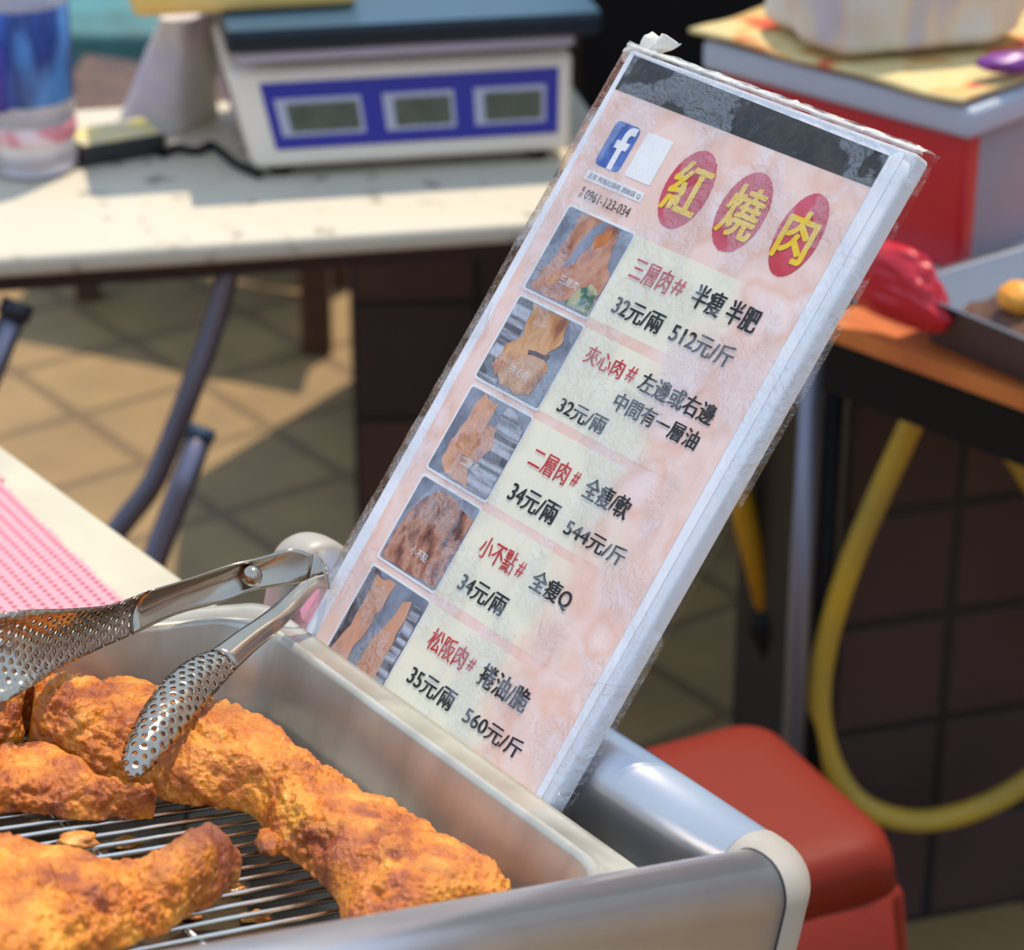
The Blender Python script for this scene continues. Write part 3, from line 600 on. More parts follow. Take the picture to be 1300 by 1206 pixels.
LAY = [
 [(M_ME[0], [(0.22, 0.99), (0.80, 0.99), (0.86, 0.62), (0.99, 0.45), (0.99, 0.12), (0.50, 0.02), (0.04, 0.02), (0.06, 0.14), (0.20, 0.50)]), (M_TRAYP, [(0.50, 0.99), (0.62, 0.99), (0.48, 0.50), (0.40, 0.30), (0.30, 0.30), (0.38, 0.66)]),
  (M_ORNG, [(0.55, 0.80), (0.70, 0.97), (0.74, 0.86), (0.62, 0.70)]), (M_ORNG, [(0.12, 0.12), (0.34, 0.34), (0.46, 0.44), (0.44, 0.26), (0.30, 0.10)]), (M_GREEN, [(0.62, 0.03), (0.99, 0.03), (0.99, 0.26), (0.82, 0.34), (0.70, 0.22)])],
 [(M_GRILL, [(0.01, 0.01), (0.30, 0.01), (0.26, 0.99), (0.01, 0.99)]), (M_ME[1], [(0.24, 0.99), (0.80, 0.99), (0.84, 0.72), (0.74, 0.55), (0.86, 0.42), (0.82, 0.10), (0.60, 0.03), (0.34, 0.05), (0.14, 0.28), (0.20, 0.52), (0.30, 0.62)]), (M_DARKP, [(0.48, 0.52), (0.80, 0.56), (0.80, 0.50), (0.50, 0.47)]), (M_ORNG, [(0.14, 0.20), (0.22, 0.32), (0.32, 0.26), (0.24, 0.12)])],
 [(M_GRILL, [(0.60, 0.01), (0.99, 0.01), (0.99, 0.80), (0.72, 0.99), (0.60, 0.99)]), (M_ME[2], [(0.20, 0.97), (0.46, 0.97), (0.48, 0.70), (0.64, 0.72), (0.70, 0.50), (0.56, 0.20), (0.62, 0.02), (0.30, 0.02), (0.12, 0.16), (0.16, 0.60)]), (M_ORNG, [(0.18, 0.46), (0.40, 0.60), (0.54, 0.46), (0.40, 0.30), (0.22, 0.34)])],
 [(M_ME[3], [(0.06, 0.02), (0.98, 0.02), (0.98, 0.86), (0.60, 0.97), (0.28, 0.92), (0.10, 0.70), (0.03, 0.30)])],
 [(M_DARKP, [(0.01, 0.01), (0.30, 0.01), (0.22, 0.99), (0.01, 0.99)]), (M_ME[4], [(0.14, 0.96), (0.44, 0.98), (0.40, 0.60), (0.34, 0.20), (0.06, 0.20), (0.14, 0.60)]), (M_ME[4], [(0.66, 0.90), (0.80, 0.90), (0.84, 0.50), (0.86, 0.04), (0.46, 0.04), (0.54, 0.50)]), (M_GRILL, [(0.84, 0.02), (0.99, 0.02), (0.99, 0.9), (0.84, 0.9)])],
]
CAPT = ['三層肉', '夾心肉', '二層肉', '小不點', None]
for i, (x0, y0, x1, y1) in enumerate(PH):
    bd = link('photo_border', flat(rr2(x0 - 0.0013, y0 - 0.0013, x1 + 0.0008, y1 + 0.0013, 0.002), 0.0009), M_WINK, sheet, smooth=False)
    ph = link('dish_photo', flat(rr2(x0, y0, x1, y1, 0.0018), 0.0010), M_TRAYP, sheet, smooth=False)
    for k, (m, pts) in enumerate(LAY[i]):
        fill_curve('photo_patch', [blob(x0, y0, x1 - x0, y1 - y0, rough(pts, 0.05, i * 3 + k))], m, 0.0011 + 0.00006 * k, ph)
    if CAPT[i]:
        w_ = x1 - x0; h_ = y1 - y0
        text('photo_caption', CAPT[i], M_WINK, x0 + w_ * 0.40, y0 + h_ * 0.20, x0 + w_ * 0.68, y0 + h_ * 0.30, 0.0015, ph, 0.0)
# clear film wrapped around the board
def mat_film():
    m = bpy.data.materials.new('clear_cling_film'); m.use_nodes = True; t = m.node_tree; t.nodes.clear(); L = t.links.new
    out = t.nodes.new('ShaderNodeOutputMaterial'); tr = t.nodes.new('ShaderNodeBsdfTransparent'); gl = t.nodes.new('ShaderNodeBsdfGlossy'); ms = t.nodes.new('ShaderNodeMixShader')
    tr.inputs[0].default_value = (0.985, 0.985, 0.985, 1); gl.inputs['Roughness'].default_value = 0.09; gl.inputs[0].default_value = (1, 1, 1, 1)
    tcn = t.nodes.new('ShaderNodeTexCoord')
    n1 = t.nodes.new('ShaderNodeTexNoise'); n1.inputs['Scale'].default_value = 30; n1.inputs['Detail'].default_value = 3; n1.inputs['Distortion'].default_value = 1.2
    n2 = t.nodes.new('ShaderNodeTexNoise'); n2.inputs['Scale'].default_value = 130; n2.inputs['Detail'].default_value = 2; n2.inputs['Distortion'].default_value = 2.0
    for n in (n1, n2): L(tcn.outputs['Object'], n.inputs['Vector'])
    def ridge(o):
        a = t.nodes.new('ShaderNodeMath'); a.operation = 'SUBTRACT'; L(o, a.inputs[0]); a.inputs[1].default_value = 0.5
        b = t.nodes.new('ShaderNodeMath'); b.operation = 'ABSOLUTE'; L(a.outputs[0], b.inputs[0])
        c = t.nodes.new('ShaderNodeMapRange'); c.inputs['From Max'].default_value = 0.10; c.inputs['To Min'].default_value = 1; c.inputs['To Max'].default_value = 0; L(b.outputs[0], c.inputs['Value']); return c.outputs[0]
    ad = t.nodes.new('ShaderNodeMath'); ad.operation = 'MULTIPLY_ADD'; L(ridge(n2.outputs[0]), ad.inputs[0]); ad.inputs[1].default_value = 0.55; L(ridge(n1.outputs[0]), ad.inputs[2])
    bp = t.nodes.new('ShaderNodeBump'); bp.inputs['Strength'].default_value = 0.55; bp.inputs['Distance'].default_value = 0.0012; L(ad.outputs[0], bp.inputs['Height']); L(bp.outputs[0], gl.inputs['Normal'])
    fr_ = t.nodes.new('ShaderNodeFresnel'); fr_.inputs['IOR'].default_value = 1.5; L(bp.outputs[0], fr_.inputs['Normal'])
    n3 = t.nodes.new('ShaderNodeTexNoise'); n3.inputs['Scale'].default_value = 26; n3.inputs['Detail'].default_value = 4; L(tcn.outputs['Object'], n3.inputs['Vector'])
    r3 = t.nodes.new('ShaderNodeMapRange'); r3.inputs['From Min'].default_value = 0.490; r3.inputs['From Max'].default_value = 0.515; r3.inputs['To Min'].default_value = 0.0; r3.inputs['To Max'].default_value = 0.15; L(n3.outputs[0], r3.inputs['Value'])
    sm = t.nodes.new('ShaderNodeMath'); sm.operation = 'MULTIPLY_ADD'; L(fr_.outputs[0], sm.inputs[0]); sm.inputs[1].default_value = 0.45; L(r3.outputs[0], sm.inputs[2]); sm.use_clamp = True
    L(sm.outputs[0], ms.inputs[0]); L(tr.outputs[0], ms.inputs[1]); L(gl.outputs[0], ms.inputs[2]); L(ms.outputs[0], out.inputs[0])
    return m
M_FILM = mat_film()
bm = bmesh.new(); NX, NY = 70, 110; grid = []
xs = [-0.002] + [0.215 * i / NX - 0.0008 for i in range(NX + 1)] + [0.2165]
def film_z(x, y): return 0.0026 + 0.0008 * noise.noise((x * 40, y * 25, 0)) + 0.0005 * noise.noise((x * 110, y * 90, 3))
ys = [BB + (BH + 0.003 - BB) * j / NY for j in range(NY + 1)]
for y in ys:
    row = []
    for i, x in enumerate(xs):
        z = -0.010 if i in (0, len(xs) - 1) else film_z(x, y); row.append(bm.verts.new((x, y + (0.0012 * noise.noise((x * 90, 1, 1)) if y == ys[-1] else 0), z)))
    grid.append(row)
top = [bm.verts.new((v.co.x, v.co.y + 0.0012 + 0.001 * noise.noise((v.co.x * 120, 0, 2)), -0.011)) for v in grid[-1]]
grid.append(top)
for a, b in zip(grid, grid[1:]):
    for k in range(len(a) - 1): bm.faces.new((a[k], a[k + 1], b[k + 1], b[k]))
link('cling_film', mesh_of(bm), M_FILM, sg)
# crumpled film along the top edge and the gathered tuft at its left corner
M_CRUMP = mat('crumpled_film', S(250, 246, 236), 0.16, bump=0.7, bscale=260, spec=0.8)
_t = M_CRUMP.node_tree; _m = _t.nodes.new('ShaderNodeMixShader'); _x = _t.nodes.new('ShaderNodeBsdfTransparent'); _m.inputs[0].default_value = 0.62
_t.links.new(_x.outputs[0], _m.inputs[1]); _t.links.new(_t.nodes['Principled BSDF'].outputs[0], _m.inputs[2]); _t.links.new(_m.outputs[0], _t.nodes['Material Output'].inputs[0])
bm = bmesh.new(); rows = []
for i in range(81):
    x = -0.002 + 0.2185 * i / 80; row = []
    for k in range(8):
        a = -0.5 + 2.4 * k / 7; r_ = 0.0026 + 0.0022 * noise.noise((x * 70, k * 0.8, 2)) + 0.001 * noise.noise((x * 260, k, 7))
        row.append(bm.verts.new((x, BH + 0.0008 + r_ * math.sin(a), -0.0055 + 0.008 * math.cos(a) * 0.9 + 0.001 * noise.noise((x * 180, k * 2, 1)))))
    rows.append(row)
for a, b in zip(rows, rows[1:]):
    for k in range(7): bm.faces.new((a[k], a[k + 1], b[k + 1], b[k]))
link('film_fold', mesh_of(bm), M_CRUMP, sg)
bm = bmesh.new(); rows = []
for i in range(17):
    t_ = i / 16; row = []
    for k in range(9):
        u = k / 8; wd_ = 0.010 + 0.011 * t_ ** 1.5
        row.append(bm.verts.new((0.004 + (u - 0.35) * wd_ + 0.006 * t_, BH + 0.001 + 0.0125 * t_ + 0.0015 * noise.noise((u * 6, t_ * 4, 1)), -0.006 + 0.004 * math.sin(u * 9 + t_ * 3))))
    rows.append(row)
for a, b in zip(rows, rows[1:]):
    for k in range(8): bm.faces.new((a[k], a[k + 1], b[k + 1], b[k]))
o = link('film_tuft', mesh_of(bm), M_CRUMP, sg); so = o.modifiers.new('t', 'SOLIDIFY'); so.thickness = 0.0006
bm = bmesh.new(); bmesh.ops.create_icosphere(bm, subdivisions=3, radius=0.0042)
for v in bm.verts: v.co = v.co * (1 + 0.5 * noise.noise(v.co * 500)); v.co += Vector((-0.0045, BH - 0.0015, -0.006))
link('film_knot', mesh_of(bm), M_CRUMP, sg)

# ------------------------------------------------------------------ rear table with the scale
YAW = math.radians(11)
A_ = Vector((math.cos(YAW), math.sin(YAW), 0)); B_ = Vector((-math.sin(YAW), math.cos(YAW), 0))
def frame(o, yaw=YAW): return Matrix.Translation(o) @ Matrix.Rotation(yaw, 4, 'Z')
to = onz(320, 305, 0.70); to.z = 0
rt = thing('folding_table', 'white speckled folding table at the back carrying the weighing scale', 'table', mat=frame(to))
M_SPECK = mat('stained_white_top', S(96, 92, 90), 0.5, var=(S(182, 172, 152), S(200, 190, 170)), scale=34, detail=3, lo=0.27, hi=0.40, spec=0.3)
bevel(link('table_top', boxme((-0.55, 0, 0.677), (0.40, 0.44, 0.70)), M_SPECK, rt), 0.008, 3)
M_DKM = mat('dark_brown_metal', S(50, 34, 32), 0.5, 0.4)
link('apron_strip', boxme((-0.54, 0.006, 0.664), (0.39, 0.43, 0.6765)), M_DKM, rt, smooth=False)
M_TUBE = mat('grey_tube_steel', S(120, 118, 132), 0.35, 0.85)
def pxt(pts, d): return [at(x, y, dd) for (x, y), dd in zip(pts, d)]
def wtube(name, pts, r, m, parent, n=14): return link(name, tube(pts, r, n), m, parent, world=True)
l0 = to + A_ * 0.0 + B_ * 0.06; 
leg = pxt([(292, 345), (268, 420), (240, 500), (213, 570), (190, 620), (150, 672)], [2.56, 2.57, 2.58, 2.59, 2.595, 2.60])
leg[0].z = 0.6645
f0 = leg[-1] + (leg[-1] - leg[-2]).normalized() * 0.1; leg += [f0, Vector((f0.x - 0.12, f0.y, 0.30)), Vector((f0.x - 0.2, f0.y, 0.004))]
wtube('leg', catmull(leg, 5), 0.0115, M_TUBE, rt)
b2 = pxt([(256, 548), (228, 625), (200, 700)], [2.52, 2.525, 2.53]); b2.append(b2[-1] + (b2[-1] - b2[-2]) * 2.0); b2.append(Vector((b2[-1].x - 0.06, b2[-1].y, 0.004)))
wtube('leg', b2, 0.0125, M_TUBE, rt)
M_RUB = mat('dark_blue_rubber', S(36, 62, 84), 0.6)
dcap = (b2[0] - b2[1]).normalized(); wtube('tube_plug', [b2[0] - dcap * 0.006, b2[0] + dcap * 0.004], 0.0138, M_RUB, rt)
b3 = pxt([(22, 388), (-15, 480), (-60, 590)], [2.50, 2.50, 2.50]); b3.append(Vector((b3[-1].x - 0.15, b3[-1].y, 0.004)))
wtube('leg', b3, 0.0125, M_TUBE, rt); dcap = (b3[0] - b3[1]).normalized(); wtube('tube_plug', [b3[0] - dcap * 0.012, b3[0] + dcap * 0.004], 0.0160, mat('black_rubber', S(34, 34, 44), 0.6), rt)
b4 = to + A_ * 0.36 + B_ * 0.40; wtube('leg', [Vector((b4.x, b4.y, 0.6645)), Vector((b4.x, b4.y, 0.0))], 0.0125, M_TUBE, rt)
b4 = to + A_ * -0.5 + B_ * 0.40; wtube('leg', [Vector((b4.x, b4.y, 0.6645)), Vector((b4.x, b4.y, 0.0))], 0.0125, M_TUBE, rt)

# scale
so_ = onz(322, 217, 0.712); so_.z = 0.70
sc = thing('weighing_scale', 'white electronic price scale with blue display panel on the back table', 'scale', mat=frame(so_))
M_SCW = mat('scale_white_plastic', S(234, 222, 206), 0.42, bump=0.03, bscale=100)
SWD = 0.322; SH = 0.098; SD = 0.25
o = link('body', hexa([(0, 0, 0.012), (SWD, 0, 0.012), (SWD, SD, 0.012), (0, SD, 0.012)], [(-0.022, 0.018, 0.012 + SH), (SWD + 0.006, 0.018, 0.012 + SH), (SWD + 0.006, SD, 0.012 + SH), (-0.022, SD, 0.012 + SH)]), M_SCW, sc); bevel(o, 0.010, 4)
for fx in (0.03, SWD - 0.03):
    for fy in (0.03, SD - 0.03): link('foot', tube([(fx, fy, 0), (fx, fy, 0.013)], 0.012), M_BLACK, sc)
def facept(u, v, d=0.0):
    """point on the leaning front face: u 0..1 across, v 0..1 up"""
    x0 = -0.022 * v; x1 = SWD + 0.006 * v
    return Vector((x0 + (x1 - x0) * u, 0.018 * v - d, 0.012 + SH * v))
def facebox(u0, v0, u1, v1, d0, d1): 
    q = ((u0, v0), (u1, v0), (u1, v1), (u0, v1)); return hexa([facept(u, v, d0) for u, v in q], [facept(u, v, d1) for u, v in q])
M_PBLUE = mat('panel_blue', S(34, 42, 150), 0.25, coat=0.4); M_LCD = mat('lcd_glass', S(92, 96, 82), 0.2, var=S(76, 82, 70), scale=40); M_BEZ = mat('lcd_bezel', S(176, 178, 196), 0.4)
pnl = link('display_panel', facebox(0.085, 0.20, 0.955, 0.86, -0.001, 0.002), M_PBLUE, sc, smooth=False)
for u0, u1 in ((0.115, 0.365), (0.43, 0.64), (0.70, 0.915)):
    bz = link('display_bezel', facebox(u0, 0.33, u1, 0.70, 0.002, 0.0032), M_BEZ, pnl, smooth=False)
    link('display_window', facebox(u0 + 0.03, 0.37, u1 - 0.012, 0.65, 0.0032, 0.0040), M_LCD, bz, smooth=False)
link('side_sticker', hexa([(-0.0085, 0.05, 0.035), (-0.0085, 0.16, 0.035), (-0.0065, 0.16, 0.035), (-0.0065, 0.05, 0.035)], [(-0.0205, 0.06, 0.085), (-0.0205, 0.16, 0.085), (-0.0185, 0.16, 0.085), (-0.0185, 0.06, 0.085)]), mat('sticker_print', S(150, 140, 190), 0.5, var=S(210, 160, 160), scale=60), sc, smooth=False)
M_DTEAL = mat('platter_edge', S(20, 34, 46), 0.4, 0.2); M_PLAT = mat('platter_steel', S(46, 80, 102), 0.4); M_LAV = mat('platter_rim', S(176, 166, 184), 0.45)
for sxp in (0.05, SWD - 0.06): link('platter_post', boxme((sxp, 0.05, 0.012 + SH), (sxp + 0.03, 0.2, 0.012 + SH + 0.013)), M_BLACK, sc, smooth=False)
bevel(link('platter_rim', boxme((-0.012, -0.004, 0.1225), (SWD + 0.002, 0.25, 0.134)), M_LAV, sc), 0.003)
plt = link('platter', boxme((-0.022, -0.012, 0.1345), (SWD + 0.028, 0.25, 0.1570)), M_DTEAL, sc); bevel(plt, 0.005)
link('platter_surface', boxme((-0.020, -0.010, 0.1570), (SWD + 0.026, 0.245, 0.1578)), M_PLAT, plt, smooth=False)

# things beside and behind the scale
yo = so_ + A_ * 0.02 + B_ * 0.10
o = link('paper_packet', boxme((0, 0, 0), (0.225, 0.15, 0.04)), mat('yellow_paper', S(238, 192, 100), 0.6, var=S(244, 206, 126), scale=18)); bevel(o, 0.012, 3)
o.matrix_world = frame(onz(168, 26, 0.8582), YAW + 0.02); put(o, 'yellow paper packet lying across the left end of the scale platter', 'packet')
# white plastic bag left of the scale: an upright boxy pack with a fold at its near corner
pb = onz(226, 172, 0.70); e0 = Vector((pb.x, pb.y, 0.7004)); ua = Vector((-0.94, 0.34, 0)); ub = Vector((0.42, 0.9, 0))
def bagp(a, b, z): return e0 + ua * a + ub * b + Vector((0, 0, z))
bm = bmesh.new(); NB = 14; rows = []
for i in range(NB + 1):
    z = 0.118 * i / NB; sh = i / NB; row = []
    for k in range(48):
        a = 2 * PI * k / 48; ca, sa = math.cos(a), math.sin(a); sq = (abs(ca) ** 6 + abs(sa) ** 6) ** (-1 / 6)
        x = 0.038 + 0.038 * ca * sq * (1 - 0.50 * sh) - 0.030 * sh; y = 0.045 + 0.045 * sa * sq * (1 - 0.3 * sh)
        q = bagp(x, y, z); nzv = noise.noise(q * 28) * 0.006; row.append(bm.verts.new(q + Vector((nzv, nzv * 0.5, 0))))
    rows.append(row)
for a, b in zip(rows, rows[1:]):
    for k in range(48): bm.faces.new((a[k], a[(k + 1) % 48], b[(k + 1) % 48], b[k]))
bm.faces.new(rows[0][::-1]); bm.faces.new(rows[-1])
o = link('plastic_bag', mesh_of(bm), mat('white_bag', S(222, 214, 198), 0.5, var=(S(216, 206, 196), S(196, 186, 204)), scale=11, bump=0.4, bscale=40)); sharp(o, 35)
put(o, 'white plastic bag standing beside the left end of the scale', 'bag')
pb = onz(148, 196, 0.70); o = link('cardboard_packet', boxme((-0.045, -0.025, 0), (0.045, 0.035, 0.022)), mat('black_packet', S(40, 36, 40), 0.45)); o.matrix_world = frame(Vector((pb.x, pb.y, 0.7003)), 0.5); bevel(o, 0.002)
link('packet_top', boxme((-0.043, -0.023, 0.0221), (0.043, 0.033, 0.0228)), mat('yellow_label', S(226, 206, 110), 0.5, var=S(190, 180, 160), scale=40), o, smooth=False)
put(o, 'small black packet with yellow top in front of the white bag', 'packet')
cb = [onz(x, y, 0.7045) for x, y in ((205, 196), (225, 188), (250, 192), (268, 184), (285, 196), (300, 208), (330, 222))]
o = link('power_cable', tube(catmull(cb, 6), 0.0042), M_BLACK); put(o, 'black cable curled on the back table by the scale foot', 'cable')
# clear drinks container with blue label
bo = onz(36, 225, 0.70); bt = thing('plastic_bottle', 'large clear plastic container with blue wrap at the left end of the back table', 'bottle', loc=(bo.x, bo.y + 0.03, 0.7004))
M_CLR = mat('clear_plastic', S(236, 234, 238), 0.15, trans=0.55, var=S(222, 214, 220), scale=24, bump=0.4, bscale=30)
def lathe(prof, n=32):
    bm = bmesh.new(); R2 = [[bm.verts.new((r * math.cos(2 * PI * k / n), r * math.sin(2 * PI * k / n), z)) for k in range(n)] for r, z in prof]
    for a, b in zip(R2, R2[1:]):
        for k in range(n): bm.faces.new((a[k], a[(k + 1) % n], b[(k + 1) % n], b[k]))
    bm.faces.new(R2[0][::-1]); bm.faces.new(R2[-1]); return mesh_of(bm)
link('bottle_body', lathe([(0.036, 0), (0.045, 0.004), (0.046, 0.02), (0.044, 0.03), (0.046, 0.045), (0.046, 0.175), (0.044, 0.19), (0.03, 0.215), (0.016, 0.23), (0.016, 0.25)]), M_CLR, bt)
link('label_wrap', lathe([(0.0462, 0.075), (0.0470, 0.076), (0.0470, 0.170), (0.0462, 0.171)]), mat('blue_label', S(52, 96, 190), 0.35, var=(S(30, 52, 120), S(90, 150, 220)), scale=20, stretch=(1, 1, 0.3)), bt)
link('purple_patch', boxme((-0.050, -0.0475, 0.072), (-0.012, -0.030, 0.140)), mat('purple_label', S(72, 60, 160), 0.4), bt)
link('red_band', lathe([(0.0463, 0.036), (0.0468, 0.037), (0.0468, 0.052), (0.0463, 0.053)]), mat('pink_red_band', S(226, 140, 150), 0.5, var=S(236, 210, 214), scale=30, lo=0.45, hi=0.55), bt)
link('cap', lathe([(0.018, 0.238), (0.018, 0.262), (0.016, 0.265)]), mat('orange_cap', S(214, 150, 110), 0.4), bt)
# further back
gp = onz(128, 20, 0.25)
ck = link('plastic_crate', boxme((-0.42, 0, 0), (0.26, 0.75, 0.285)), mat('teal_plastic', S(60, 120, 124), 0.5, var=S(46, 92, 90), scale=12)); ck.location = (-0.66, 4.50, 0.0); bevel(ck, 0.02)
put(ck, 'teal plastic crate on the ground behind the back table, left of the scale', 'crate')
ck = link('plastic_crate', boxme((0.0, 0, 0), (0.52, 0.5, 0.30)), mat('blue_plastic', S(66, 118, 160), 0.5, var=S(40, 84, 120), scale=9)); ck.location = (-0.36, 4.50, 0.0); bevel(ck, 0.02)
put(ck, 'blue plastic crate on the ground seen above the scale platter', 'crate')
blk = thing('shade_block', 'black block added behind the scale and price sign to darken there and shade the floor', 'shade block', loc=(0.08, 3.0, 0.42))  # added block: fills the dark area behind the scale, its shadow darkens the floor
bevel(link('block_body', boxme((0, 0.012, 0), (1.5, 0.19, 1.25)), M_BLACK, blk, smooth=False), 0.004)
for k in range(3): link('block_face', boxme((0.004 + 0.5 * k, 0, 0.004), (0.496 + 0.5 * k, 0.0115, 1.246)), M_BLACK, blk, smooth=False)
bk = thing('wooden_bench', 'dark wooden bench with brown legs on the tiles behind the back table', 'bench', loc=(-0.5, 3.85, 0))
M_WD = mat('dark_wood', S(92, 58, 34), 0.55, var=S(60, 38, 24), scale=20, stretch=(1, 1, 0.1))
c1 = onz(402, 452, 0); c2 = onz(110, 384, 0)
for c, wd_ in ((c1, 0.022), (c2, 0.017)):
    link('leg', boxme((c.x - wd_, c.y, 0), (c.x + wd_, c.y + 0.045, 0.28)), M_WD, bk, smooth=False, world=True)
    link('leg', boxme((c.x - wd_ + 0.02, c.y + 0.28, 0), (c.x + wd_ + 0.02, c.y + 0.32, 0.28)), M_WD, bk, smooth=False, world=True)
link('seat', hexa([(c2.x - 0.05, c2.y - 0.03, 0.28), (c1.x + 0.05, c1.y - 0.03, 0.28), (c1.x + 0.07, c1.y + 0.34, 0.28), (c2.x - 0.03, c2.y + 0.34, 0.28)], [(c2.x - 0.05, c2.y - 0.03, 0.305), (c1.x + 0.05, c1.y - 0.03, 0.305), (c1.x + 0.07, c1.y + 0.34, 0.305), (c2.x - 0.03, c2.y + 0.34, 0.305)]), M_WD, bk, smooth=False, world=True)
pb = onz(405, 400, 0)
o = link('bucket', lathe([(0.13, 0), (0.14, 0.01), (0.165, 0.24), (0.17, 0.25)]), mat('blue_grey_plastic', S(128, 146, 156), 0.5)); o.location = (pb.x + 0.03, 4.28, 0); put(o, 'blue grey plastic bucket on the tiles behind the bench leg', 'bucket')

# ------------------------------------------------------------------ right hand table with the boxes
RYAW = math.atan2(-0.727, 0.687)
r0 = onz(1062, 414, 0.72); r0.z = 0
RT_ = thing('wooden_table', 'orange wood table with deep black apron at the right', 'table', mat=Matrix.Translation(r0) @ Matrix.Rotation(RYAW, 4, 'Z'))
M_OW = mat('orange_wood', S(206, 118, 56), 0.45, var=S(170, 84, 38), scale=10, stretch=(1, 8, 1))
link('table_top', boxme((-0.02, 0, 0.705), (0.62, 0.62, 0.72)), M_OW, RT_, smooth=False)
link('apron', boxme((-0.015, 0.004, 0.655), (0.61, 0.60, 0.7048)), M_BLACK, RT_, smooth=False)
def rleg(px, py, z, r, m, nm='leg'):
    p = at(px, py, z); return link(nm, tube([(p.x, p.y, 0.0), (p.x, p.y, 0.6549)], r, 16), m, RT_, world=True)
d0 = (onz(1062, 414, 0.72) - CAM).dot(FW)
rleg(1026, 560, d0 + 0.16, 0.0105, mat('grey_leg_steel', S(126, 124, 136), 0.4, 0.7)); rleg(1056, 560, d0 + 0.17, 0.009, M_BLACK)
for lx, ly in ((0.60, 0.02),): link('leg', tube([(lx, ly, 0), (lx, ly, 0.6549)], 0.012), M_BLACK, RT_)
# cool box
BYAW = RYAW + math.radians(2)
bc = onz(1212, 345, 0.735); BM_ = Matrix.Translation((bc.x, bc.y, 0)) @ Matrix.Rotation(BYAW, 4, 'Z')
bx = thing('cool_box', 'red and grey cool box with pale grey lid rim on the right hand table', 'box', mat=BM_)
M_REDP = mat('red_plastic', S(190, 26, 40), 0.35, coat=0.3); M_GRYP = mat('grey_box_plastic', S(150, 144, 152), 0.5); M_LIDG = mat('pale_grey_lid', S(176, 184, 198), 0.45)
BL, BD2 = 0.275, 0.26
bevel(link('base_board', boxme((-BL - 0.02, -0.048, 0.7205), (0.03, BD2, 0.735)), mat('pale_board', S(210, 206, 208), 0.5), bx, smooth=False), 0.003)
bevel(link('body', boxme((-BL, 0.0, 0.7355), (0, BD2, 0.86)), M_GRYP, bx), 0.006)
bevel(link('red_front', boxme((-BL + 0.002, -0.004, 0.737), (0.004, 0.02, 0.859)), M_REDP, bx), 0.004)
bevel(link('lid_rim', boxme((-BL - 0.012, -0.014, 0.8605), (0.014, BD2 + 0.012, 0.888)), M_LIDG, bx), 0.006)
# newsprint sheet on lid
M_NEWS = mat('printed_paper', S(206, 184, 128), 0.6, var=(S(212, 190, 134), S(208, 160, 90), S(204, 84, 54)), scale=15, detail=2, lo=0.47, hi=0.66)
bm = bmesh.new(); rows = []
for i in range(25):
    row = []
    for k in range(21):
        x = -BL - 0.022 + (BL + 0.030) * i / 24; y = -0.020 + (BD2 + 0.03) * k / 20
        row.append(bm.verts.new((x, y, 0.8915 + 0.004 * noise.noise((x * 14, y * 14, 0)) + 0.002)))
    rows.append(row)
for a, b in zip(rows, rows[1:]):
    for k in range(20): bm.faces.new((a[k], a[k + 1], b[k + 1], b[k]))
o = link('newspaper', mesh_of(bm), M_NEWS); o.matrix_world = BM_; so = o.modifiers.new('t', 'SOLIDIFY'); so.thickness = 0.004; so.offset = 1; put(o, 'cream printed paper with red patches spread over the cool box lid', 'paper')
# white cloth bag on the box
wa, wb = onz(1052, 84, 0.905), onz(1330, 52, 0.905); wu = wb - wa; WL = wu.length; wu.normalize(); wv_ = Vector((-wu.y, wu.x, 0))
bm = bmesh.new(); rows = []
for i in range(33):
    h = i / 32; row = []
    for k in range(72):
        a = 2 * PI * k / 72; ca, sa = math.cos(a), math.sin(a); sq = (abs(ca) ** 4 + abs(sa) ** 4) ** -0.25
        sh = (1 - h ** 3 * 0.6) * (1 + 0.12 * math.sin(h * PI)); rr_ = 0.92 if i else 0.86
        p = wa + wu * (WL / 2 + ca * sq * WL / 2 * sh * rr_ + 0.05 * h) + wv_ * (0.09 + sa * sq * 0.088 * sh * rr_) + Vector((0, 0, 0.0005 + 0.19 * h))
        w_ = 0.010 * noise.noise((a * 2.2, h * 2, 1)) + 0.004 * noise.noise((a * 6, h * 5, 2)); row.append(bm.verts.new(p + (wu * ca + wv_ * sa) * w_))
    rows.append(row)
for a, b in zip(rows, rows[1:]):
    for k in range(72): bm.faces.new((a[k], a[(k + 1) % 72], b[(k + 1) % 72], b[k]))
bm.faces.new(rows[0][::-1]); bm.faces.new(rows[-1])
o = link('cloth_bag', mesh_of(bm), mat('striped_cloth', S(214, 204, 188), 0.7, var=(S(216, 208, 194), S(220, 198, 170), S(196, 186, 188)), scale=9, stretch=(4, 0.6, 1), bump=0.3, bscale=30)); put(o, 'white striped cloth bag slumped on top of the printed paper', 'bag')
bm = bmesh.new(); bmesh.ops.create_icosphere(bm, subdivisions=3, radius=1)
for v in bm.verts: v.co = Vector((v.co.x * 0.035, v.co.y * 0.016, v.co.z * 0.009)) * (1 + 0.2 * noise.noise(v.co * 2))
o = link('plastic_pouch', mesh_of(bm), mat('purple_film', S(122, 50, 136), 0.35)); q = onz(1290, 78, 0.912); o.location = q; o.rotation_euler = (0, 0, 0.2); put(o, 'purple plastic pouch lying before the white cloth bag at the right edge', 'pouch')
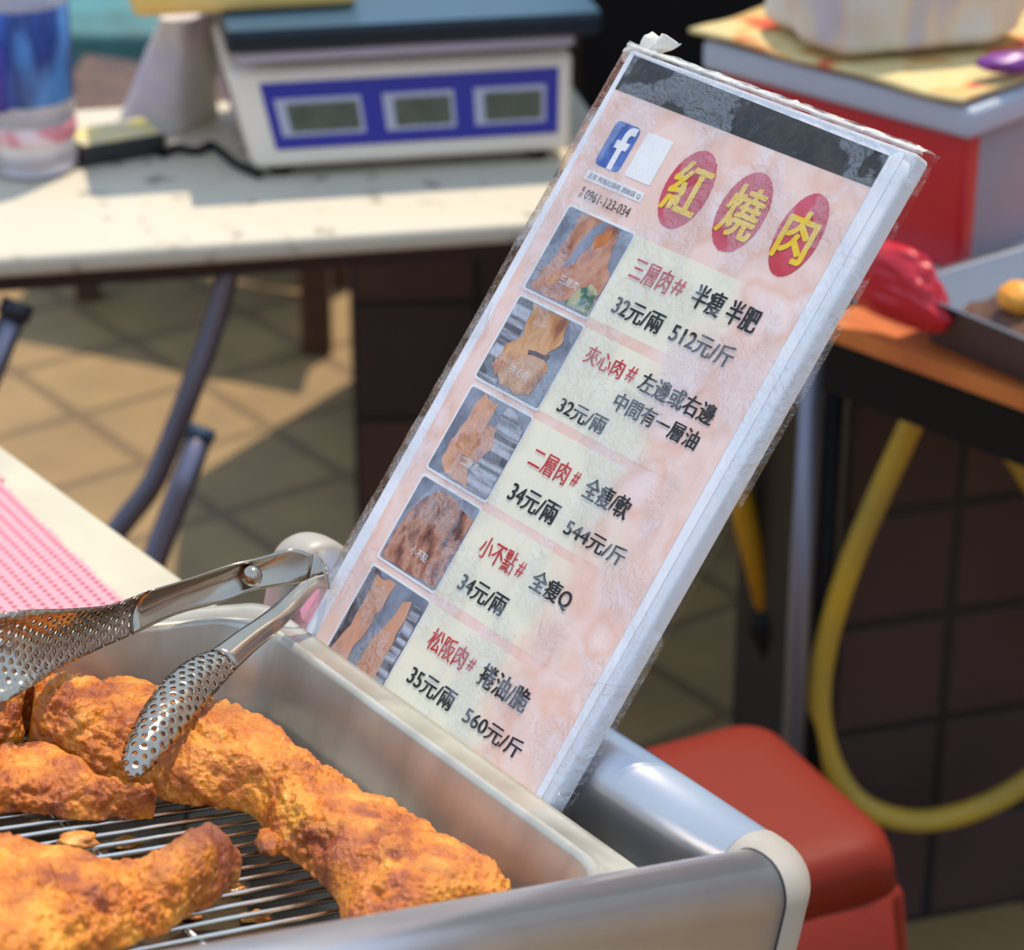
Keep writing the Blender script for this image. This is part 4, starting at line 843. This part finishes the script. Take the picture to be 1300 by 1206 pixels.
# red carrier bag and steel tray in front of box
bm = bmesh.new(); bmesh.ops.create_icosphere(bm, subdivisions=5, radius=1)
for v in bm.verts:
    n_ = v.co.copy(); k = 1 + 0.30 * noise.noise(n_ * 1.5 + Vector((3, 0, 0))) + 0.16 * (1 - abs(noise.noise(n_ * 3.2)) * 2.5) * 0.6; t_ = (n_.z + 1) / 2
    v.co = Vector((math.copysign(abs(n_.x) ** 0.6, n_.x) * 0.050 * k * (1.1 - 0.35 * t_) - 0.022 * t_ - 0.012, n_.y * 0.017 * k, t_ * 0.066 * (0.85 + 0.15 * k)))
o = link('carrier_bag', mesh_of(bm), mat('red_bag_film', S(190, 22, 40), 0.3, bump=0.5, bscale=60)); q = onz(1165, 418, 0.7355); o.location = q; o.rotation_euler = (0, 0, RYAW); put(o, 'crumpled red plastic bag on the pale board before the cool box', 'bag')
q = onz(1222, 452, 0.7205); SM = Matrix.Translation((q.x, q.y, 0.7208)) @ Matrix.Rotation(RYAW - 0.12, 4, 'Z')
stn = link('steel_tray', sweep([rrect(-0.05, 0.26, 0.0, 0.20, 0.02, 0), rrect(-0.062, 0.272, -0.012, 0.212, 0.025, 0.045), rrect(-0.070, 0.280, -0.020, 0.220, 0.028, 0.047), rrect(-0.060, 0.270, -0.010, 0.210, 0.024, 0.044), rrect(-0.048, 0.258, 0.002, 0.198, 0.02, 0.004)]), mat('dull_steel', S(128, 132, 142), 0.4, 0.6)); stn.matrix_world = SM
put(stn, 'shallow grey steel tray of food at the right edge beside the red bag', 'tray')
M_FD = mat('brown_food', S(92, 60, 40), 0.5, var=S(60, 40, 34), scale=30, bump=0.5)
bm = bmesh.new(); bmesh.ops.create_icosphere(bm, subdivisions=4, radius=1)
for v in bm.verts: k = 1 + 0.25 * noise.noise(v.co * 2.4); v.co = Vector((math.copysign(abs(v.co.x) ** 0.45, v.co.x) * 0.150 * k ** 0.15 + 0.105, math.copysign(abs(v.co.y) ** 0.45, v.co.y) * 0.097 * k ** 0.15 + 0.10, (max(0, v.co.z) ** 0.5) * 0.036 * k + 0.0045))
o = link('braised_food', mesh_of(bm), M_FD); o.matrix_world = SM; put(o, 'heap of dark brown food filling the shallow steel tray', 'food')
bm = bmesh.new(); bmesh.ops.create_icosphere(bm, subdivisions=3, radius=1)
for v in bm.verts: k = 1 + 0.25 * noise.noise(v.co * 2.4); v.co = Vector((v.co.x * 0.02 * k, v.co.y * 0.018 * k, v.co.z * 0.013 * k))
o = link('fried_morsel', mesh_of(bm), mat('orange_food', S(226, 150, 50), 0.5)); o.location = onz(1298, 378, 0.770); put(o, 'orange fried morsel on the brown food in the steel tray', 'food')

# ------------------------------------------------------------------ hose, stick, stool
dw = (p0 - CAM).dot(FW)
HP = [(1166, 500), (1160, 530), (1120, 620), (1078, 720), (1048, 820), (1040, 900), (1056, 970), (1095, 1022), (1160, 1042), (1230, 1030), (1300, 995), (1380, 930), (1420, 840), (1390, 720), (1330, 640), (1275, 555), (1250, 510)]
hz = []
for i, (x, y) in enumerate(HP):
    hz.append(at(x, y, 2.385 + 0.235 * (y - 500) / 540))
o = link('garden_hose', tube(catmull(hz, 7), 0.0115, 14), mat('yellow_hose', S(206, 166, 50), 0.45, var=S(176, 150, 66), scale=12)); put(o, 'yellow hose hanging in a loop beneath the black apron', 'hose')
stk = thing('broom_handle', 'yellow stick with black end fitting leaning behind the grey table leg', 'stick', loc=at(985, 800, 2.72))
s0, s1 = at(932, 600, 2.70), at(978, 785, 2.74)
link('handle', tube([s0 + (s0 - s1) * 1.2, s0, s1], 0.0135), mat('amber_stick', S(204, 150, 30), 0.45), stk, world=True)
s2 = at(1000, 838, 2.76)
link('fitting', tube([s1 - (s2 - s1) * 0.3, s1, s2, s2 + (s2 - s1) * 0.15], [0.016, 0.026, 0.024, 0.016]), M_BLACK, stk, world=True)
s3 = Vector((s2.x + 0.02, s2.y + 0.02, 0.0)); link('lower_rod', tube([s2, s3], 0.012), M_BLACK, stk, world=True)
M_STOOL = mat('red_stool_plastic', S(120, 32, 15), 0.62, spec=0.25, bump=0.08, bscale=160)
ST = [onz(786, 914, 0.46), onz(962, 908, 0.46), onz(1135, 1062, 0.46)]
e1 = (ST[2] - ST[1]); e1.z = 0; e1 = e1.normalized(); e2 = Vector((-e1.y, e1.x, 0))           # e1 towards the camera on the right side, e2 right
if e2.x < 0: e2 = -e2
sw = 0.29
SB = ST[1]; SM2 = Matrix(((-e2.x, -e1.x, 0, SB.x), (-e2.y, -e1.y, 0, SB.y), (0, 0, 1, 0), (0, 0, 0, 1)))
st = thing('plastic_stool', 'red plastic stool standing on the ground below the tray frame corner', 'stool', loc=(SB.x, SB.y, 0))
def sp(a, b, z): p = SB + e1 * b - e2 * a; return Vector((p.x, p.y, z))
LEN = (ST[2] - ST[1]).length
def ring(ins, z, r=0.03, n=6):
    out = []
    for cx_, cy_, a0 in ((sw - r + ins, LEN - r + ins, 0), (r - ins, LEN - r + ins, PI / 2), (r - ins, r - ins, PI), (sw - r + ins, r - ins, 1.5 * PI)):
        for k in range(n + 1):
            a = a0 + PI / 2 * k / n; out.append(sp(cx_ + math.cos(a) * r, cy_ + math.sin(a) * r, z))
    return out
def vein(ins, z): return ring(ins, z)
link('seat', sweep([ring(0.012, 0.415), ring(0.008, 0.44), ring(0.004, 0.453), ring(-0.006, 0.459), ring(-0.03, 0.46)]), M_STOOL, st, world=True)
for a0, b0 in ((0.0, 0.0), (sw, 0.0), (0.0, LEN), (sw, LEN)):
    sa = 1 if a0 == 0 else -1; sb = 1 if b0 == 0 else -1
    def L4(o, wd_, z): return [sp(a0 - sa * o, b0 - sb * o, z), sp(a0 - sa * o + sa * wd_, b0 - sb * o, z), sp(a0 - sa * o + sa * wd_, b0 - sb * o + sb * wd_, z), sp(a0 - sa * o, b0 - sb * o + sb * wd_, z)]
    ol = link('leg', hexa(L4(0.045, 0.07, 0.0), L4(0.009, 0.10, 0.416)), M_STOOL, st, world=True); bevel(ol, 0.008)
bm = bmesh.new()
def skirt(p, q_): 
    bm = bmesh.new(); z0, z1 = 0.30, 0.418
    return p
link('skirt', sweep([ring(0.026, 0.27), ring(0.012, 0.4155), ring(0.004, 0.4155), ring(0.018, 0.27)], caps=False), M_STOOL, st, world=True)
